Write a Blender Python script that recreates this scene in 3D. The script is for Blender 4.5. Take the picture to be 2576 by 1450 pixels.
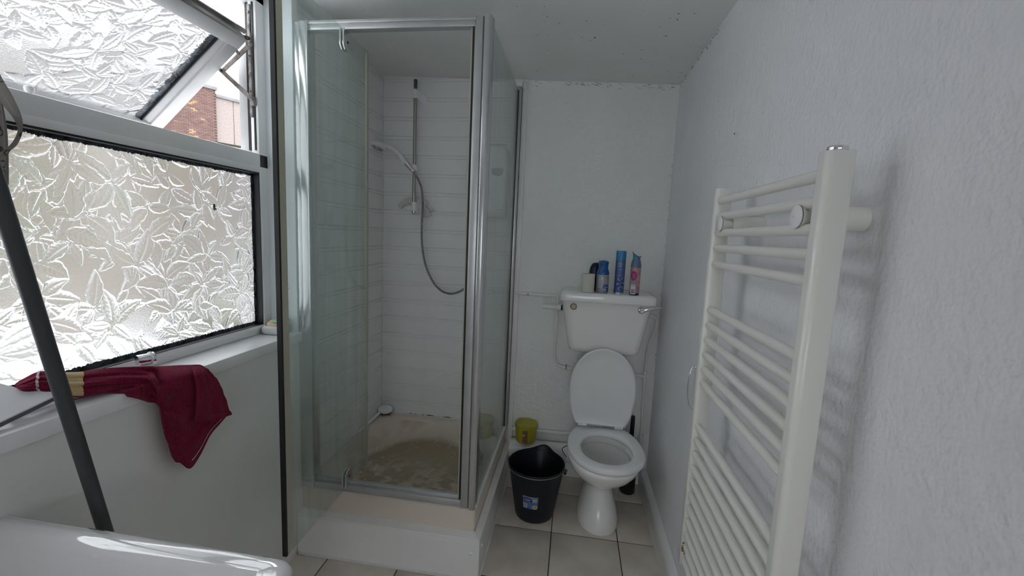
import bpy, bmesh, math, random
import numpy as np
from mathutils import Vector, Matrix, noise as mnoise

for o in list(bpy.data.objects):
    bpy.data.objects.remove(o)
S = bpy.context.scene
COL = S.collection
rad = math.radians
PI = math.pi

# ------------------------------------------------------------------ camera
cam_d = bpy.data.cameras.new('camera')
cam = bpy.data.objects.new('camera', cam_d)
COL.objects.link(cam)
S.camera = cam
cam_d.sensor_fit = 'HORIZONTAL'
cam_d.sensor_width = 36.0
cam_d.lens = 1073.317 / 2576 * 36.0
cam_d.clip_start = 0.02
cam_d.clip_end = 300
yaw, pit, rol = rad(8.02194), rad(7.08206), rad(2.51112)
fwd = Vector((-math.sin(yaw) * math.cos(pit), math.cos(yaw) * math.cos(pit), -math.sin(pit)))
r0 = Vector((math.cos(yaw), math.sin(yaw), 0))
u0 = r0.cross(fwd)
cr, sr = math.cos(rol), math.sin(rol)
rt = cr * r0 + sr * u0
up = -sr * r0 + cr * u0
cam.matrix_world = Matrix(((rt.x, up.x, -fwd.x, 0), (rt.y, up.y, -fwd.y, 0), (rt.z, up.z, -fwd.z, 1.5), (0, 0, 0, 1)))

# ------------------------------------------------------------------ world: overcast sky, brighter overhead
W = bpy.data.worlds.new('overcast_sky')
S.world = W
W.use_nodes = True
wt = W.node_tree
wt.nodes.clear()
w_out = wt.nodes.new('ShaderNodeOutputWorld')
w_bg = wt.nodes.new('ShaderNodeBackground')
w_tc = wt.nodes.new('ShaderNodeTexCoord')
w_sep = wt.nodes.new('ShaderNodeSeparateXYZ')
w_ramp = wt.nodes.new('ShaderNodeMapRange')
w_noise = wt.nodes.new('ShaderNodeTexNoise')
w_mul = wt.nodes.new('ShaderNodeMath')
w_nr = wt.nodes.new('ShaderNodeMapRange')
wt.links.new(w_tc.outputs['Generated'], w_sep.inputs[0])
wt.links.new(w_tc.outputs['Generated'], w_noise.inputs['Vector'])
w_noise.inputs['Scale'].default_value = 2.2
wt.links.new(w_sep.outputs['Z'], w_ramp.inputs['Value'])
w_ramp.inputs['From Min'].default_value = 0.0
w_ramp.inputs['From Max'].default_value = 1.0
w_ramp.inputs['To Min'].default_value = 2.0
w_ramp.inputs['To Max'].default_value = 5.2
wt.links.new(w_noise.outputs['Fac'], w_nr.inputs['Value'])
w_nr.inputs['To Min'].default_value = 0.85
w_nr.inputs['To Max'].default_value = 1.15
w_mul.operation = 'MULTIPLY'
wt.links.new(w_ramp.outputs[0], w_mul.inputs[0])
wt.links.new(w_nr.outputs[0], w_mul.inputs[1])
wt.links.new(w_mul.outputs[0], w_bg.inputs['Strength'])
w_bg.inputs['Color'].default_value = (0.92, 0.955, 1.0, 1)
wt.links.new(w_bg.outputs[0], w_out.inputs[0])

# ------------------------------------------------------------------ view
S.view_settings.view_transform = 'Standard'
S.view_settings.look = 'None'
S.view_settings.exposure = 0.94
S.view_settings.gamma = 1.0
S.view_settings.use_curve_mapping = False
S.cycles.use_denoising = True
S.cycles.max_bounces = 14
S.cycles.diffuse_bounces = 8
S.cycles.transparent_max_bounces = 16
S.cycles.sample_clamp_indirect = 8.0
S.cycles.blur_glossy = 0.5

random.seed(7)
rng = np.random.default_rng(7)

# ------------------------------------------------------------------ materials
def new_mat(name):
    m = bpy.data.materials.new(name)
    m.use_nodes = True
    nt = m.node_tree
    nt.nodes.clear()
    out = nt.nodes.new('ShaderNodeOutputMaterial')
    return m, nt, out

def pm(name, col, rough=0.5, metal=0.0, var=0.0, vscale=6.0, col2=None, bump=0.0, bscale=60.0, bdetail=3.0,
       stretch=None, coat=0.0, trans=0.0, ior=1.45, rand=0.0, bump2=0.0, bscale2=10.0, spec=0.5, sheen=0.0, alpha=1.0):
    """principled material: base colour (mixed by noise with col2), fine relief by noise bump"""
    m, nt, out = new_mat(name)
    N = nt.nodes
    p = N.new('ShaderNodeBsdfPrincipled')
    nt.links.new(p.outputs[0], out.inputs[0])
    p.inputs['Roughness'].default_value = rough
    p.inputs['Metallic'].default_value = metal
    p.inputs['Coat Weight'].default_value = coat
    p.inputs['Coat Roughness'].default_value = 0.05
    p.inputs['Transmission Weight'].default_value = trans
    p.inputs['IOR'].default_value = ior
    p.inputs['Specular IOR Level'].default_value = spec
    p.inputs['Sheen Weight'].default_value = sheen
    p.inputs['Alpha'].default_value = alpha
    c = (*col, 1)
    p.inputs['Base Color'].default_value = c
    tc = N.new('ShaderNodeTexCoord')
    vec = tc.outputs['Object']
    if stretch:
        mp = N.new('ShaderNodeMapping')
        mp.inputs['Scale'].default_value = stretch
        nt.links.new(vec, mp.inputs[0])
        vec = mp.outputs[0]
    last = None
    if var > 0 or col2:
        n = N.new('ShaderNodeTexNoise')
        n.inputs['Scale'].default_value = vscale
        n.inputs['Detail'].default_value = 5
        nt.links.new(vec, n.inputs['Vector'])
        mx = N.new('ShaderNodeMix')
        mx.data_type = 'RGBA'
        mx.inputs['A'].default_value = c
        d = col2 if col2 else tuple(max(0, x * (1 - var)) for x in col)
        mx.inputs['B'].default_value = (*d, 1)
        mr = N.new('ShaderNodeMapRange')
        mr.inputs['From Min'].default_value = 0.35
        mr.inputs['From Max'].default_value = 0.65
        nt.links.new(n.outputs['Fac'], mr.inputs['Value'])
        nt.links.new(mr.outputs[0], mx.inputs['Factor'])
        last = mx.outputs['Result']
    if rand > 0:
        oi = N.new('ShaderNodeObjectInfo')
        hs = N.new('ShaderNodeHueSaturation')
        mr2 = N.new('ShaderNodeMapRange')
        mr2.inputs['To Min'].default_value = 1 - rand
        mr2.inputs['To Max'].default_value = 1 + rand
        nt.links.new(oi.outputs['Random'], mr2.inputs['Value'])
        nt.links.new(mr2.outputs[0], hs.inputs['Value'])
        if last:
            nt.links.new(last, hs.inputs['Color'])
        else:
            hs.inputs['Color'].default_value = c
        last = hs.outputs[0]
    if last:
        nt.links.new(last, p.inputs['Base Color'])
    nrm = None
    for b, s, dd in ((bump, bscale, bdetail), (bump2, bscale2, 2.0)):
        if b > 0:
            n2 = N.new('ShaderNodeTexNoise')
            n2.inputs['Scale'].default_value = s
            n2.inputs['Detail'].default_value = dd
            nt.links.new(vec, n2.inputs['Vector'])
            bp = N.new('ShaderNodeBump')
            bp.inputs['Strength'].default_value = 1.0
            bp.inputs['Distance'].default_value = b
            nt.links.new(n2.outputs['Fac'], bp.inputs['Height'])
            if nrm:
                nt.links.new(nrm, bp.inputs['Normal'])
            nrm = bp.outputs[0]
    if nrm:
        nt.links.new(nrm, p.inputs['Normal'])
    m['p'] = p.name
    return m

def clear_glass(name, tint, film, fcol=(0.75, 0.78, 0.77), streak=(30, 30, 1.2)):
    """clear pane: see-through with fresnel reflection and a thin dried limescale film in streaks"""
    m, nt, out = new_mat(name)
    N, L = nt.nodes, nt.links
    tr = N.new('ShaderNodeBsdfTransparent')
    tr.inputs[0].default_value = (*tint, 1)
    gl = N.new('ShaderNodeBsdfGlossy')
    gl.inputs['Roughness'].default_value = 0.02
    geo = N.new('ShaderNodeNewGeometry')
    ior = N.new('ShaderNodeMapRange')
    ior.inputs['To Min'].default_value = 1.45
    ior.inputs['To Max'].default_value = 1 / 1.45
    L.new(geo.outputs['Backfacing'], ior.inputs['Value'])
    fr = N.new('ShaderNodeFresnel')
    L.new(ior.outputs[0], fr.inputs['IOR'])
    m1 = N.new('ShaderNodeMixShader')
    L.new(fr.outputs[0], m1.inputs[0])
    L.new(tr.outputs[0], m1.inputs[1])
    L.new(gl.outputs[0], m1.inputs[2])
    df = N.new('ShaderNodeBsdfDiffuse')
    df.inputs[0].default_value = (*fcol, 1)
    tl = N.new('ShaderNodeBsdfTranslucent')
    tl.inputs[0].default_value = (*fcol, 1)
    m2 = N.new('ShaderNodeMixShader')
    L.new(df.outputs[0], m2.inputs[1])
    L.new(tl.outputs[0], m2.inputs[2])
    m3 = N.new('ShaderNodeMixShader')
    tc = N.new('ShaderNodeTexCoord')
    mp = N.new('ShaderNodeMapping')
    mp.inputs['Scale'].default_value = streak
    L.new(tc.outputs['Object'], mp.inputs[0])
    n = N.new('ShaderNodeTexNoise')
    n.inputs['Scale'].default_value = 1.0
    n.inputs['Detail'].default_value = 4
    L.new(mp.outputs[0], n.inputs['Vector'])
    mr = N.new('ShaderNodeMapRange')
    mr.inputs['From Min'].default_value = 0.3
    mr.inputs['From Max'].default_value = 0.75
    mr.inputs['To Min'].default_value = film * 0.55
    mr.inputs['To Max'].default_value = film * 1.6
    L.new(n.outputs['Fac'], mr.inputs['Value'])
    L.new(mr.outputs[0], m3.inputs[0])
    L.new(m1.outputs[0], m3.inputs[1])
    L.new(m2.outputs[0], m3.inputs[2])
    L.new(m3.outputs[0], out.inputs[0])
    return m

def pattern_glass(name, tone=0.68):
    """cast obscure glass: refracting body; the leaves are real relief on the pane, the pebbly ground a fine bump"""
    m, nt, out = new_mat(name)
    N, L = nt.nodes, nt.links
    g = N.new('ShaderNodeBsdfGlass')
    g.inputs['Color'].default_value = (tone, tone * 1.003, tone * 1.006, 1)
    g.inputs['Roughness'].default_value = 0.0
    g.inputs['IOR'].default_value = 1.5
    tc = N.new('ShaderNodeTexCoord')
    n = N.new('ShaderNodeTexNoise')
    n.inputs['Scale'].default_value = 330
    n.inputs['Detail'].default_value = 2
    L.new(tc.outputs['Object'], n.inputs['Vector'])
    bp = N.new('ShaderNodeBump')
    bp.inputs['Distance'].default_value = 0.00022
    L.new(n.outputs['Fac'], bp.inputs['Height'])
    L.new(bp.outputs[0], g.inputs['Normal'])
    tr = N.new('ShaderNodeBsdfTransparent')
    tr.inputs[0].default_value = (tone, tone, tone, 1)
    tl = N.new('ShaderNodeBsdfTranslucent')
    tl.inputs[0].default_value = (tone * 0.85, tone * 0.86, tone * 0.87, 1)
    L.new(bp.outputs[0], tl.inputs['Normal'])
    mx = N.new('ShaderNodeMixShader')
    mx.inputs[0].default_value = 0.18
    L.new(g.outputs[0], mx.inputs[1])
    L.new(tr.outputs[0], mx.inputs[2])
    m2 = N.new('ShaderNodeMixShader')
    m2.inputs[0].default_value = 0.07
    L.new(mx.outputs[0], m2.inputs[1])
    L.new(tl.outputs[0], m2.inputs[2])
    L.new(m2.outputs[0], out.inputs[0])
    return m

MT = {}
MT['wall'] = pm('white_wall_paint', (0.86, 0.86, 0.855), 0.75, var=0.04, vscale=3, bump=0.0014, bscale=38, bump2=0.004, bscale2=9)
MT['wall_right'] = pm('orange_peel_wall_paint', (0.84, 0.84, 0.865), 0.6, var=0.03, vscale=2, bump=0.0030, bscale=85, bdetail=1.5, bump2=0.005, bscale2=18, stretch=(1, 1, 0.9))
MT['wall_back'] = pm('lumpy_wall_paint', (0.84, 0.845, 0.835), 0.7, var=0.04, vscale=3, bump=0.0050, bscale=48, bdetail=3, bump2=0.012, bscale2=9)
MT['wall_left'] = pm('smooth_wall_paint', (0.83, 0.83, 0.815), 0.6, var=0.03, vscale=3, bump=0.0004, bscale=60)
MT['ceiling'] = pm('ceiling_paint', (0.82, 0.83, 0.82), 0.85, var=0.05, vscale=2, bump=0.0006, bscale=90)
MT['reveal'] = pm('reveal_paint', (0.78, 0.82, 0.85), 0.5, var=0.03, vscale=5, bump=0.0004, bscale=40)
MT['gloss_white'] = pm('white_gloss_paint', (0.84, 0.84, 0.83), 0.3, var=0.03, vscale=8, bump=0.0003, bscale=40)
MT['sill'] = pm('sill_gloss_paint', (0.91, 0.915, 0.92), 0.25, var=0.04, vscale=12)
MT['clad'] = pm('white_cladding_paint', (0.84, 0.84, 0.835), 0.42, var=0.04, vscale=4, bump=0.0004, bscale=70)
MT['upvc'] = pm('white_window_plastic', (0.84, 0.84, 0.84), 0.35, var=0.03, vscale=10)
MT['upvc_dimmed'] = pm('dimmed_white_window_plastic', (0.46, 0.455, 0.45), 0.4, var=0.08, vscale=14)  # darker copy of the white plastic, offsets overexposure in direct sky light
MT['upvc_dirty'] = pm('weathered_window_plastic', (0.42, 0.40, 0.37), 0.6, col2=(0.06, 0.05, 0.045), vscale=26, stretch=(1, 0.25, 1))
MT['gasket'] = pm('black_rubber', (0.012, 0.012, 0.013), 0.5)
MT['edge_dirt'] = pm('mouldy_edge_seal', (0.02, 0.023, 0.026), 0.45, col2=(0.12, 0.14, 0.16), vscale=60)
MT['stay'] = pm('weathered_steel', (0.30, 0.28, 0.27), 0.45, metal=0.6, col2=(0.17, 0.13, 0.11), vscale=40)
MT['grout'] = pm('dark_grout', (0.10, 0.085, 0.07), 0.9, var=0.3, vscale=30)
MT['tile'] = pm('beige_stone_tile', (0.70, 0.64, 0.56), 0.38, col2=(0.57, 0.51, 0.44), vscale=5.5, rand=0.06, bump=0.0004, bscale=25)
MT['chrome'] = pm('chrome', (0.78, 0.78, 0.79), 0.09, metal=1.0)
MT['alu'] = pm('polished_aluminium', (0.66, 0.67, 0.68), 0.22, metal=0.9, var=0.12, vscale=14, stretch=(1, 1, 0.15))
MT['alu_matt'] = pm('silver_anodised_aluminium', (0.52, 0.53, 0.53), 0.35, metal=0.6, var=0.1, vscale=10)
MT['steel'] = pm('steel_rail', (0.42, 0.39, 0.35), 0.22, metal=1.0)
MT['seal_yellow'] = pm('yellowed_clear_seal', (0.62, 0.60, 0.48), 0.35, trans=0.3)
MT['silicone'] = pm('white_silicone', (0.72, 0.72, 0.70), 0.4, var=0.1, vscale=40)
MT['shower_glass'] = clear_glass('limescaled_shower_glass', (0.91, 0.945, 0.93), 0.085, fcol=(0.60, 0.68, 0.65))
MT['side_glass'] = clear_glass('limescaled_side_glass', (0.92, 0.955, 0.94), 0.075, fcol=(0.60, 0.68, 0.65))
MT['leaf_glass'] = pattern_glass('leaf_patterned_glass')
MT['leaf_glass_dimmed'] = pattern_glass('dimmed_leaf_patterned_glass', 0.54)  # darker copy for the open sash, holds down the bright sky behind
MT['ceramic'] = pm('white_ceramic', (0.87, 0.865, 0.85), 0.14, coat=0.3)
MT['glaze'] = pm('glossy_basin_glaze', (0.84, 0.835, 0.83), 0.035, ior=2.1, coat=1.0)
MT['seat'] = pm('white_seat_plastic', (0.85, 0.855, 0.86), 0.28)
MT['rad'] = pm('cream_radiator_enamel', (0.83, 0.82, 0.77), 0.3, coat=0.3)
MT['rust'] = pm('rust', (0.35, 0.12, 0.02), 0.8, var=0.5, vscale=60)
MT['pipe'] = pm('painted_pipe', (0.80, 0.80, 0.785), 0.5, bump=0.0008, bscale=60)
MT['black_plastic'] = pm('black_plastic', (0.008, 0.009, 0.013), 0.38)
MT['bucket'] = pm('black_bucket_plastic', (0.009, 0.011, 0.018), 0.42)
MT['wire'] = pm('wire', (0.32, 0.32, 0.33), 0.3, metal=1.0)
MT['white_plastic'] = pm('white_plastic', (0.84, 0.84, 0.86), 0.3)
MT['grey_plastic'] = pm('grey_plastic', (0.16, 0.17, 0.18), 0.4)
MT['terry'] = pm('burgundy_terry', (0.235, 0.008, 0.048), 0.95, var=0.35, vscale=240, bump=0.0016, bscale=750, bdetail=2, bump2=0.0022, bscale2=170, spec=0.08, sheen=0.12)
MT['terry_band'] = pm('straw_terry_band', (0.60, 0.42, 0.17), 0.9, col2=(0.52, 0.44, 0.30), vscale=60, bump=0.0015, bscale=400, spec=0.1)
MT['terry_white'] = pm('white_stitching', (0.6, 0.5, 0.5), 0.9, spec=0.1)
MT['mop'] = pm('dark_grey_mop_handle', (0.055, 0.062, 0.066), 0.42, var=0.2, vscale=30, stretch=(1, 1, 0.1))
MT['paper'] = pm('toilet_paper', (0.66, 0.64, 0.58), 0.95, bump=0.0008, bscale=200)
MT['dark'] = pm('dark_hollow', (0.02, 0.018, 0.016), 0.9)
# ------------------------------------------------------------------ geometry helpers
class MB:
    """collects faces of ONE object"""
    def __init__(s):
        s.v, s.f, s.mi = [], [], []
        s.cur = 0
    def add(s, vs, fs):
        n = len(s.v)
        s.v += [tuple(p) for p in vs]
        s.f += [tuple(n + i for i in f) for f in fs]
        s.mi += [s.cur] * len(fs)
        return s
    def box(s, x0, x1, y0, y1, z0, z1, M=None):
        vs = [Vector((x, y, z)) for z in (z0, z1) for y in (y0, y1) for x in (x0, x1)]
        if M is not None:
            vs = [M @ p for p in vs]
        return s.add(vs, [(0, 2, 3, 1), (4, 5, 7, 6), (0, 1, 5, 4), (2, 6, 7, 3), (0, 4, 6, 2), (1, 3, 7, 5)])
    def loft(s, rings, closed=True, cap=True, loop=False):
        n = len(rings[0])
        vs = [p for r in rings for p in r]
        fs = []
        R = len(rings)
        for i in range(R if loop else R - 1):
            a, b = i * n, ((i + 1) % R) * n
            for j in range(n if closed else n - 1):
                k = (j + 1) % n
                fs.append((a + j, a + k, b + k, b + j))
        if cap and not loop:
            fs.append(tuple(range(n - 1, -1, -1)))
            fs.append(tuple((R - 1) * n + j for j in range(n)))
        return s.add(vs, fs)
    def tube(s, pts, r, seg=12, cap=True, loop=False, flat=1.0):
        pts = [Vector(p) for p in pts]
        n = len(pts)
        rr = r if isinstance(r, (list, tuple)) else [r] * n
        rings = []
        pn = None
        for i, p in enumerate(pts):
            if loop:
                t = pts[(i + 1) % n] - pts[i - 1]
            else:
                t = pts[min(i + 1, n - 1)] - pts[max(i - 1, 0)]
            t.normalize()
            if pn is None:
                a = Vector((0, 0, 1)) if abs(t.z) < 0.9 else Vector((1, 0, 0))
                pn = (a - t * a.dot(t)).normalized()
            else:
                pn = (pn - t * pn.dot(t)).normalized()
            b = t.cross(pn)
            rings.append([p + rr[i] * (math.cos(2 * PI * j / seg) * pn + flat * math.sin(2 * PI * j / seg) * b) for j in range(seg)])
        return s.loft(rings, cap=cap, loop=loop)
    def lathe(s, prof, c=(0, 0, 0), seg=32, M=None, cap=True):
        rings = []
        for r, z in prof:
            ring = []
            for j in range(seg):
                a = 2 * PI * j / seg
                p = Vector((r * math.cos(a), r * math.sin(a), z))
                if M is not None:
                    p = M @ p
                ring.append(p + Vector(c))
            rings.append(ring)
        return s.loft(rings, cap=cap)
    def prism(s, poly, h, M):
        """2-D polygon extruded by h along local z, placed by M"""
        a = [M @ Vector((x, y, 0)) for x, y in poly]
        b = [M @ Vector((x, y, h)) for x, y in poly]
        return s.loft([a, b])
    def sheet(s, P, th):
        """grid of points given thickness th along its own normals, closed at the rim"""
        A = np.array([[tuple(p) for p in r] for r in P], float)
        du, dv = np.gradient(A, axis=0), np.gradient(A, axis=1)
        nn = np.cross(du, dv)
        ln = np.linalg.norm(nn, axis=2, keepdims=True)
        nn = nn / np.where(ln < 1e-12, 1, ln)
        n, m = A.shape[:2]
        top, bot = A + nn * th / 2, A - nn * th / 2
        k = n * m
        vs = [tuple(p) for p in top.reshape(-1, 3)] + [tuple(p) for p in bot.reshape(-1, 3)]
        fs = [(i * m + j, (i + 1) * m + j, (i + 1) * m + j + 1, i * m + j + 1) for i in range(n - 1) for j in range(m - 1)]
        fs += [tuple(k + q for q in f[::-1]) for f in fs]
        per = [j for j in range(m)] + [i * m + m - 1 for i in range(1, n)] + [(n - 1) * m + j for j in range(m - 2, -1, -1)] + [i * m for i in range(n - 2, 0, -1)]
        fs += [(per[a], per[(a + 1) % len(per)], k + per[(a + 1) % len(per)], k + per[a]) for a in range(len(per))]
        return s.add(vs, fs)
    def grid(s, P):
        n, m = len(P), len(P[0])
        vs = [p for r in P for p in r]
        fs = [(i * m + j, (i + 1) * m + j, (i + 1) * m + j + 1, i * m + j + 1) for i in range(n - 1) for j in range(m - 1)]
        return s.add(vs, fs)

def link_mesh(name, me, parent=None, loc=None):
    o = bpy.data.objects.new(name, me)
    COL.objects.link(o)
    if parent is not None:
        o.parent = parent
    if loc is not None:
        o.location = loc
    return o

def origin_of(p):
    v = Vector((0, 0, 0))
    while p is not None:
        v += p.location
        p = p.parent
    return v

def build(name, mb, mat, parent=None, bevel=0.0, bseg=2, sharp=38, smooth=True, loc=None, solid=0.0, sub=0):
    """links the collected faces as one object; coordinates are world coordinates"""
    off = origin_of(parent)
    if parent is None:
        if loc is None:
            a = np.array([tuple(p) for p in mb.v])
            loc = Vector(((a[:, 0].min() + a[:, 0].max()) / 2, (a[:, 1].min() + a[:, 1].max()) / 2, a[:, 2].min()))
        off = Vector(loc)
    bm = bmesh.new()
    vs = [bm.verts.new((p[0] - off.x, p[1] - off.y, p[2] - off.z)) for p in mb.v]
    for f, mi in zip(mb.f, mb.mi):
        try:
            fc = bm.faces.new([vs[i] for i in f])
            fc.material_index = mi
        except ValueError:
            pass
    bmesh.ops.recalc_face_normals(bm, faces=bm.faces)
    if solid:
        bmesh.ops.solidify(bm, geom=list(bm.faces), thickness=solid)
        bmesh.ops.recalc_face_normals(bm, faces=bm.faces)
    if sub:
        bmesh.ops.subdivide_edges(bm, edges=list(bm.edges), cuts=sub, use_grid_fill=True)
    if bevel > 0:
        es = [e for e in bm.edges if len(e.link_faces) == 2 and e.calc_face_angle(0) > rad(30)]
        bmesh.ops.bevel(bm, geom=es, offset=bevel, segments=bseg, profile=0.5, affect='EDGES', clamp_overlap=True)
    me = bpy.data.meshes.new(name)
    bm.to_mesh(me)
    bm.free()
    if smooth:
        me.polygons.foreach_set('use_smooth', [True] * len(me.polygons))
        me.set_sharp_from_angle(angle=rad(sharp))
    mats = mat if isinstance(mat, (list, tuple)) else [mat]
    for mm in mats:
        me.materials.append(mm)
    return link_mesh(name, me, parent, None if parent is not None else off)

def tag(o, label=None, cat=None, group=None, kind=None):
    if label: o['label'] = label
    if cat: o['category'] = cat
    if group: o['group'] = group
    if kind: o['kind'] = kind
    return o

def thing(name, loc, label=None, cat=None, group=None, kind=None):
    o = bpy.data.objects.new(name, None)
    COL.objects.link(o)
    o.location = loc
    o.empty_display_size = 0.05
    return tag(o, label, cat, group, kind)

def copy_mesh(src, parent, loc):
    c = src.copy()
    COL.objects.link(c)
    c.parent = parent
    c.location = loc
    return c

def catmull(P, n):
    """smooth polyline through P with n points per span"""
    P = [Vector(p) for p in P]
    out = []
    for i in range(len(P) - 1):
        a = P[max(i - 1, 0)]; b = P[i]; c = P[i + 1]; d = P[min(i + 2, len(P) - 1)]
        for k in range(n):
            t = k / n
            out.append(0.5 * ((2 * b) + (c - a) * t + (2 * a - 5 * b + 4 * c - d) * t * t + (3 * b - a - 3 * c + d) * t ** 3))
    out.append(P[-1])
    return out

def rrect(x0, x1, y0, y1, r, n=6):
    pts = []
    for cx, cy, a0 in ((x1 - r, y1 - r, 0), (x0 + r, y1 - r, 90), (x0 + r, y0 + r, 180), (x1 - r, y0 + r, 270)):
        for k in range(n + 1):
            a = rad(a0 + 90 * k / n)
            pts.append((cx + r * math.cos(a), cy + r * math.sin(a)))
    return pts

def ring_z(poly, z):
    return [Vector((x, y, z)) for x, y in poly]

def text_polys(txt, size):
    """flat outline mesh of a line of lettering, centred on its origin"""
    cu = bpy.data.curves.new('lettering', 'FONT')
    cu.body = txt
    cu.size = size
    cu.align_x = 'CENTER'
    cu.align_y = 'CENTER'
    cu.resolution_u = 2
    ob = bpy.data.objects.new('lettering', cu)
    COL.objects.link(ob)
    dg = bpy.context.evaluated_depsgraph_get()
    me = bpy.data.meshes.new_from_object(ob.evaluated_get(dg))
    vs = [tuple(v.co) for v in me.vertices]
    fs = [tuple(p.vertices) for p in me.polygons]
    bpy.data.objects.remove(ob)
    bpy.data.curves.remove(cu)
    bpy.data.meshes.remove(me)
    return vs, fs

def on_cyl(c, r, theta, z, taper=0.0, zref=0.0):
    """point on a cylinder about the vertical through c; theta 0 faces -y, positive towards +x"""
    rr = r + taper * (z - zref)
    return Vector((c[0] + rr * math.sin(theta), c[1] - rr * math.cos(theta), z))

def cyl_patch(mb, c, r, t0, t1, z0, z1, n=8, taper=0.0, zref=0.0, zs=None):
    P = []
    for i in range(n + 1):
        t = t0 + (t1 - t0) * i / n
        P.append([on_cyl(c, r, t, z, taper, zref) for z in (z0, z1)])
    return mb.grid(P)

def cyl_disc(mb, c, r, tc, zc, rx, rz, n=16, taper=0.0, zref=0.0, rot=0.0):
    """printed ellipse (or diamond with n = 4) that follows the curved side, in narrow strips"""
    if n == 4:
        N2 = [(-rx, 0, 0), (0, -rz, rz), (rx, 0, 0)]
        cols = [(x, a, b) for x, a, b in N2]
    else:
        ca, sa = math.cos(rot), math.sin(rot)
        hx = math.sqrt((rx * ca) ** 2 + (rz * sa) ** 2)
        A = (ca / rx) ** 2 + (sa / rz) ** 2; B = 2 * ca * sa * (1 / rx ** 2 - 1 / rz ** 2); Cc = (sa / rx) ** 2 + (ca / rz) ** 2
        cols = []
        K = max(4, n // 2)
        for k in range(K + 1):
            x = -hx * math.cos(PI * k / K) * 0.9999
            q = math.sqrt(max(0.0, (B * x) ** 2 - 4 * Cc * (A * x * x - 1)))
            cols.append((x, (-B * x - q) / (2 * Cc), (-B * x + q) / (2 * Cc)))
    return mb.grid([[on_cyl(c, r, tc + x / r, zc + a, taper, zref), on_cyl(c, r, tc + x / r, zc + b, taper, zref)] for x, a, b in cols])

def cyl_text(mb, c, r, tc, zc, txt, size, taper=0.0, zref=0.0, sx=1.0):
    vs, fs = text_polys(txt, size)
    return mb.add([on_cyl(c, r, tc + x * sx / r, zc + y, taper, zref) for x, y, z in vs], fs)
# ================================================================== SETTING
WX0, WX1, WY0, WY1 = -1.18, 0.52, -0.90, 2.57      # room faces
def cz(x):
    return 2.36 + (0.52 - x) * 0.035

# floor: grout bed and separate tiles
m = MB(); m.box(WX0 - 0.2, WX1 + 0.1, WY0 - 0.1, WY1 + 0.1, -0.06, -0.003)
floor = tag(build('floor', m, MT['grout'], loc=(0, 0, -0.06)), 'floor of square beige stone tiles with dark grout', kind='structure')
m = MB(); m.box(-0.1638, 0.1638, -0.1678, 0.1678, -0.010, 0.0)
tile0 = None
for iy in range(-9, 2):
    for ix in range(-4, 2):
        cx, cy = -0.028 + 0.3325 * ix + 0.16625, 2.032 + 0.341 * iy + 0.1705
        if cy < WY0 - 0.1 or (cx < -0.5 and cy > 2.0):
            continue
        if tile0 is None:
            tile0 = build('tile', m, MT['tile'], parent=floor, bevel=0.0025, bseg=2)
            me = tile0.data
            for v in me.vertices:
                v.co.z -= 0.0
            # the mesh was written about the world origin; its floor parent sits at z = -0.06
            tile0.location = (cx, cy, 0.0)
            for v in me.vertices:
                v.co.z -= 0.06
            tile0.location = (cx, cy, 0.06)
        else:
            copy_mesh(tile0, floor, (cx, cy, 0.06 + random.uniform(-0.0006, 0.0004)))

# right wall
m = MB(); m.box(WX1, WX1 + 0.1, WY0 - 0.1, WY1 + 0.1, -0.06, 2.50)
wall_right = tag(build('wall_right', m, MT['wall_right'], loc=(WX1, 0, 0)), kind='structure')
m = MB(); m.lathe([(0.0045, -0.004), (0.0055, 0.0), (0.0055, 0.003), (0.003, 0.0045)], c=(WX1 - 0.001, 1.594, 1.874), seg=14, M=Matrix.Rotation(rad(-90), 3, 'Y').to_3x3())
build('wall_plug', m, MT['white_plastic'], parent=wall_right)
m = MB(); m.lathe([(0.0028, 0), (0.0028, 0.0012)], c=(WX1 - 0.0052, 1.594, 1.874), seg=10, M=Matrix.Rotation(rad(-90), 3, 'Y').to_3x3())
build('plug_hole', m, MT['dark'], parent=wall_right)

# back wall
m = MB(); m.box(WX0 - 0.2, WX1 + 0.1, WY1, WY1 + 0.1, -0.06, 2.50)
wall_back = tag(build('wall_back', m, MT['wall_back'], loc=(0, WY1, 0)), kind='structure')
# wall behind the camera
m = MB()
DX0, DX1, DZ = -0.62, 0.42, 2.06                # unseen doorway, added to let fill daylight in
m.box(WX0 - 0.2, DX0, WY0 - 0.1, WY0, -0.06, 2.50); m.box(DX1, WX1 + 0.1, WY0 - 0.1, WY0, -0.06, 2.50); m.box(DX0, DX1, WY0 - 0.1, WY0, DZ, 2.50)
tag(build('wall_front', m, MT['wall'], loc=(0, WY0, 0)), kind='structure')
# unseen landing and window opening, added to fill the room with daylight
m = MB()
LX0, LX1, LY = -1.6, 1.4, -2.1
m.box(LX0, LX1, LY, WY0 - 0.1, -0.06, -0.003); m.box(LX0, LX1, LY, WY0 - 0.1, 2.5, 2.56)
m.box(LX0 - 0.05, LX0, LY, WY0 - 0.1, -0.06, 2.56); m.box(LX1, LX1 + 0.05, LY, WY0 - 0.1, -0.06, 2.56)
OW = (-0.50, 0.40, 1.10, 2.05)                # added opening, sized for the fill daylight
m.box(LX0, LX1, LY - 0.1, LY, -0.06, OW[2]); m.box(LX0, LX1, LY - 0.1, LY, OW[3], 2.56); m.box(LX0, OW[0], LY - 0.1, LY, OW[2], OW[3]); m.box(OW[1], LX1, LY - 0.1, LY, OW[2], OW[3])
m.box(LX0, WX0 - 0.2, WY0 - 0.1, WY0 - 0.05, -0.06, 2.56); m.box(WX1 + 0.1, LX1, WY0 - 0.1, WY0 - 0.05, -0.06, 2.56)
tag(build('wall_fill_landing', m, MT['wall'], loc=(0, LY, 0)), kind='structure')
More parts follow.
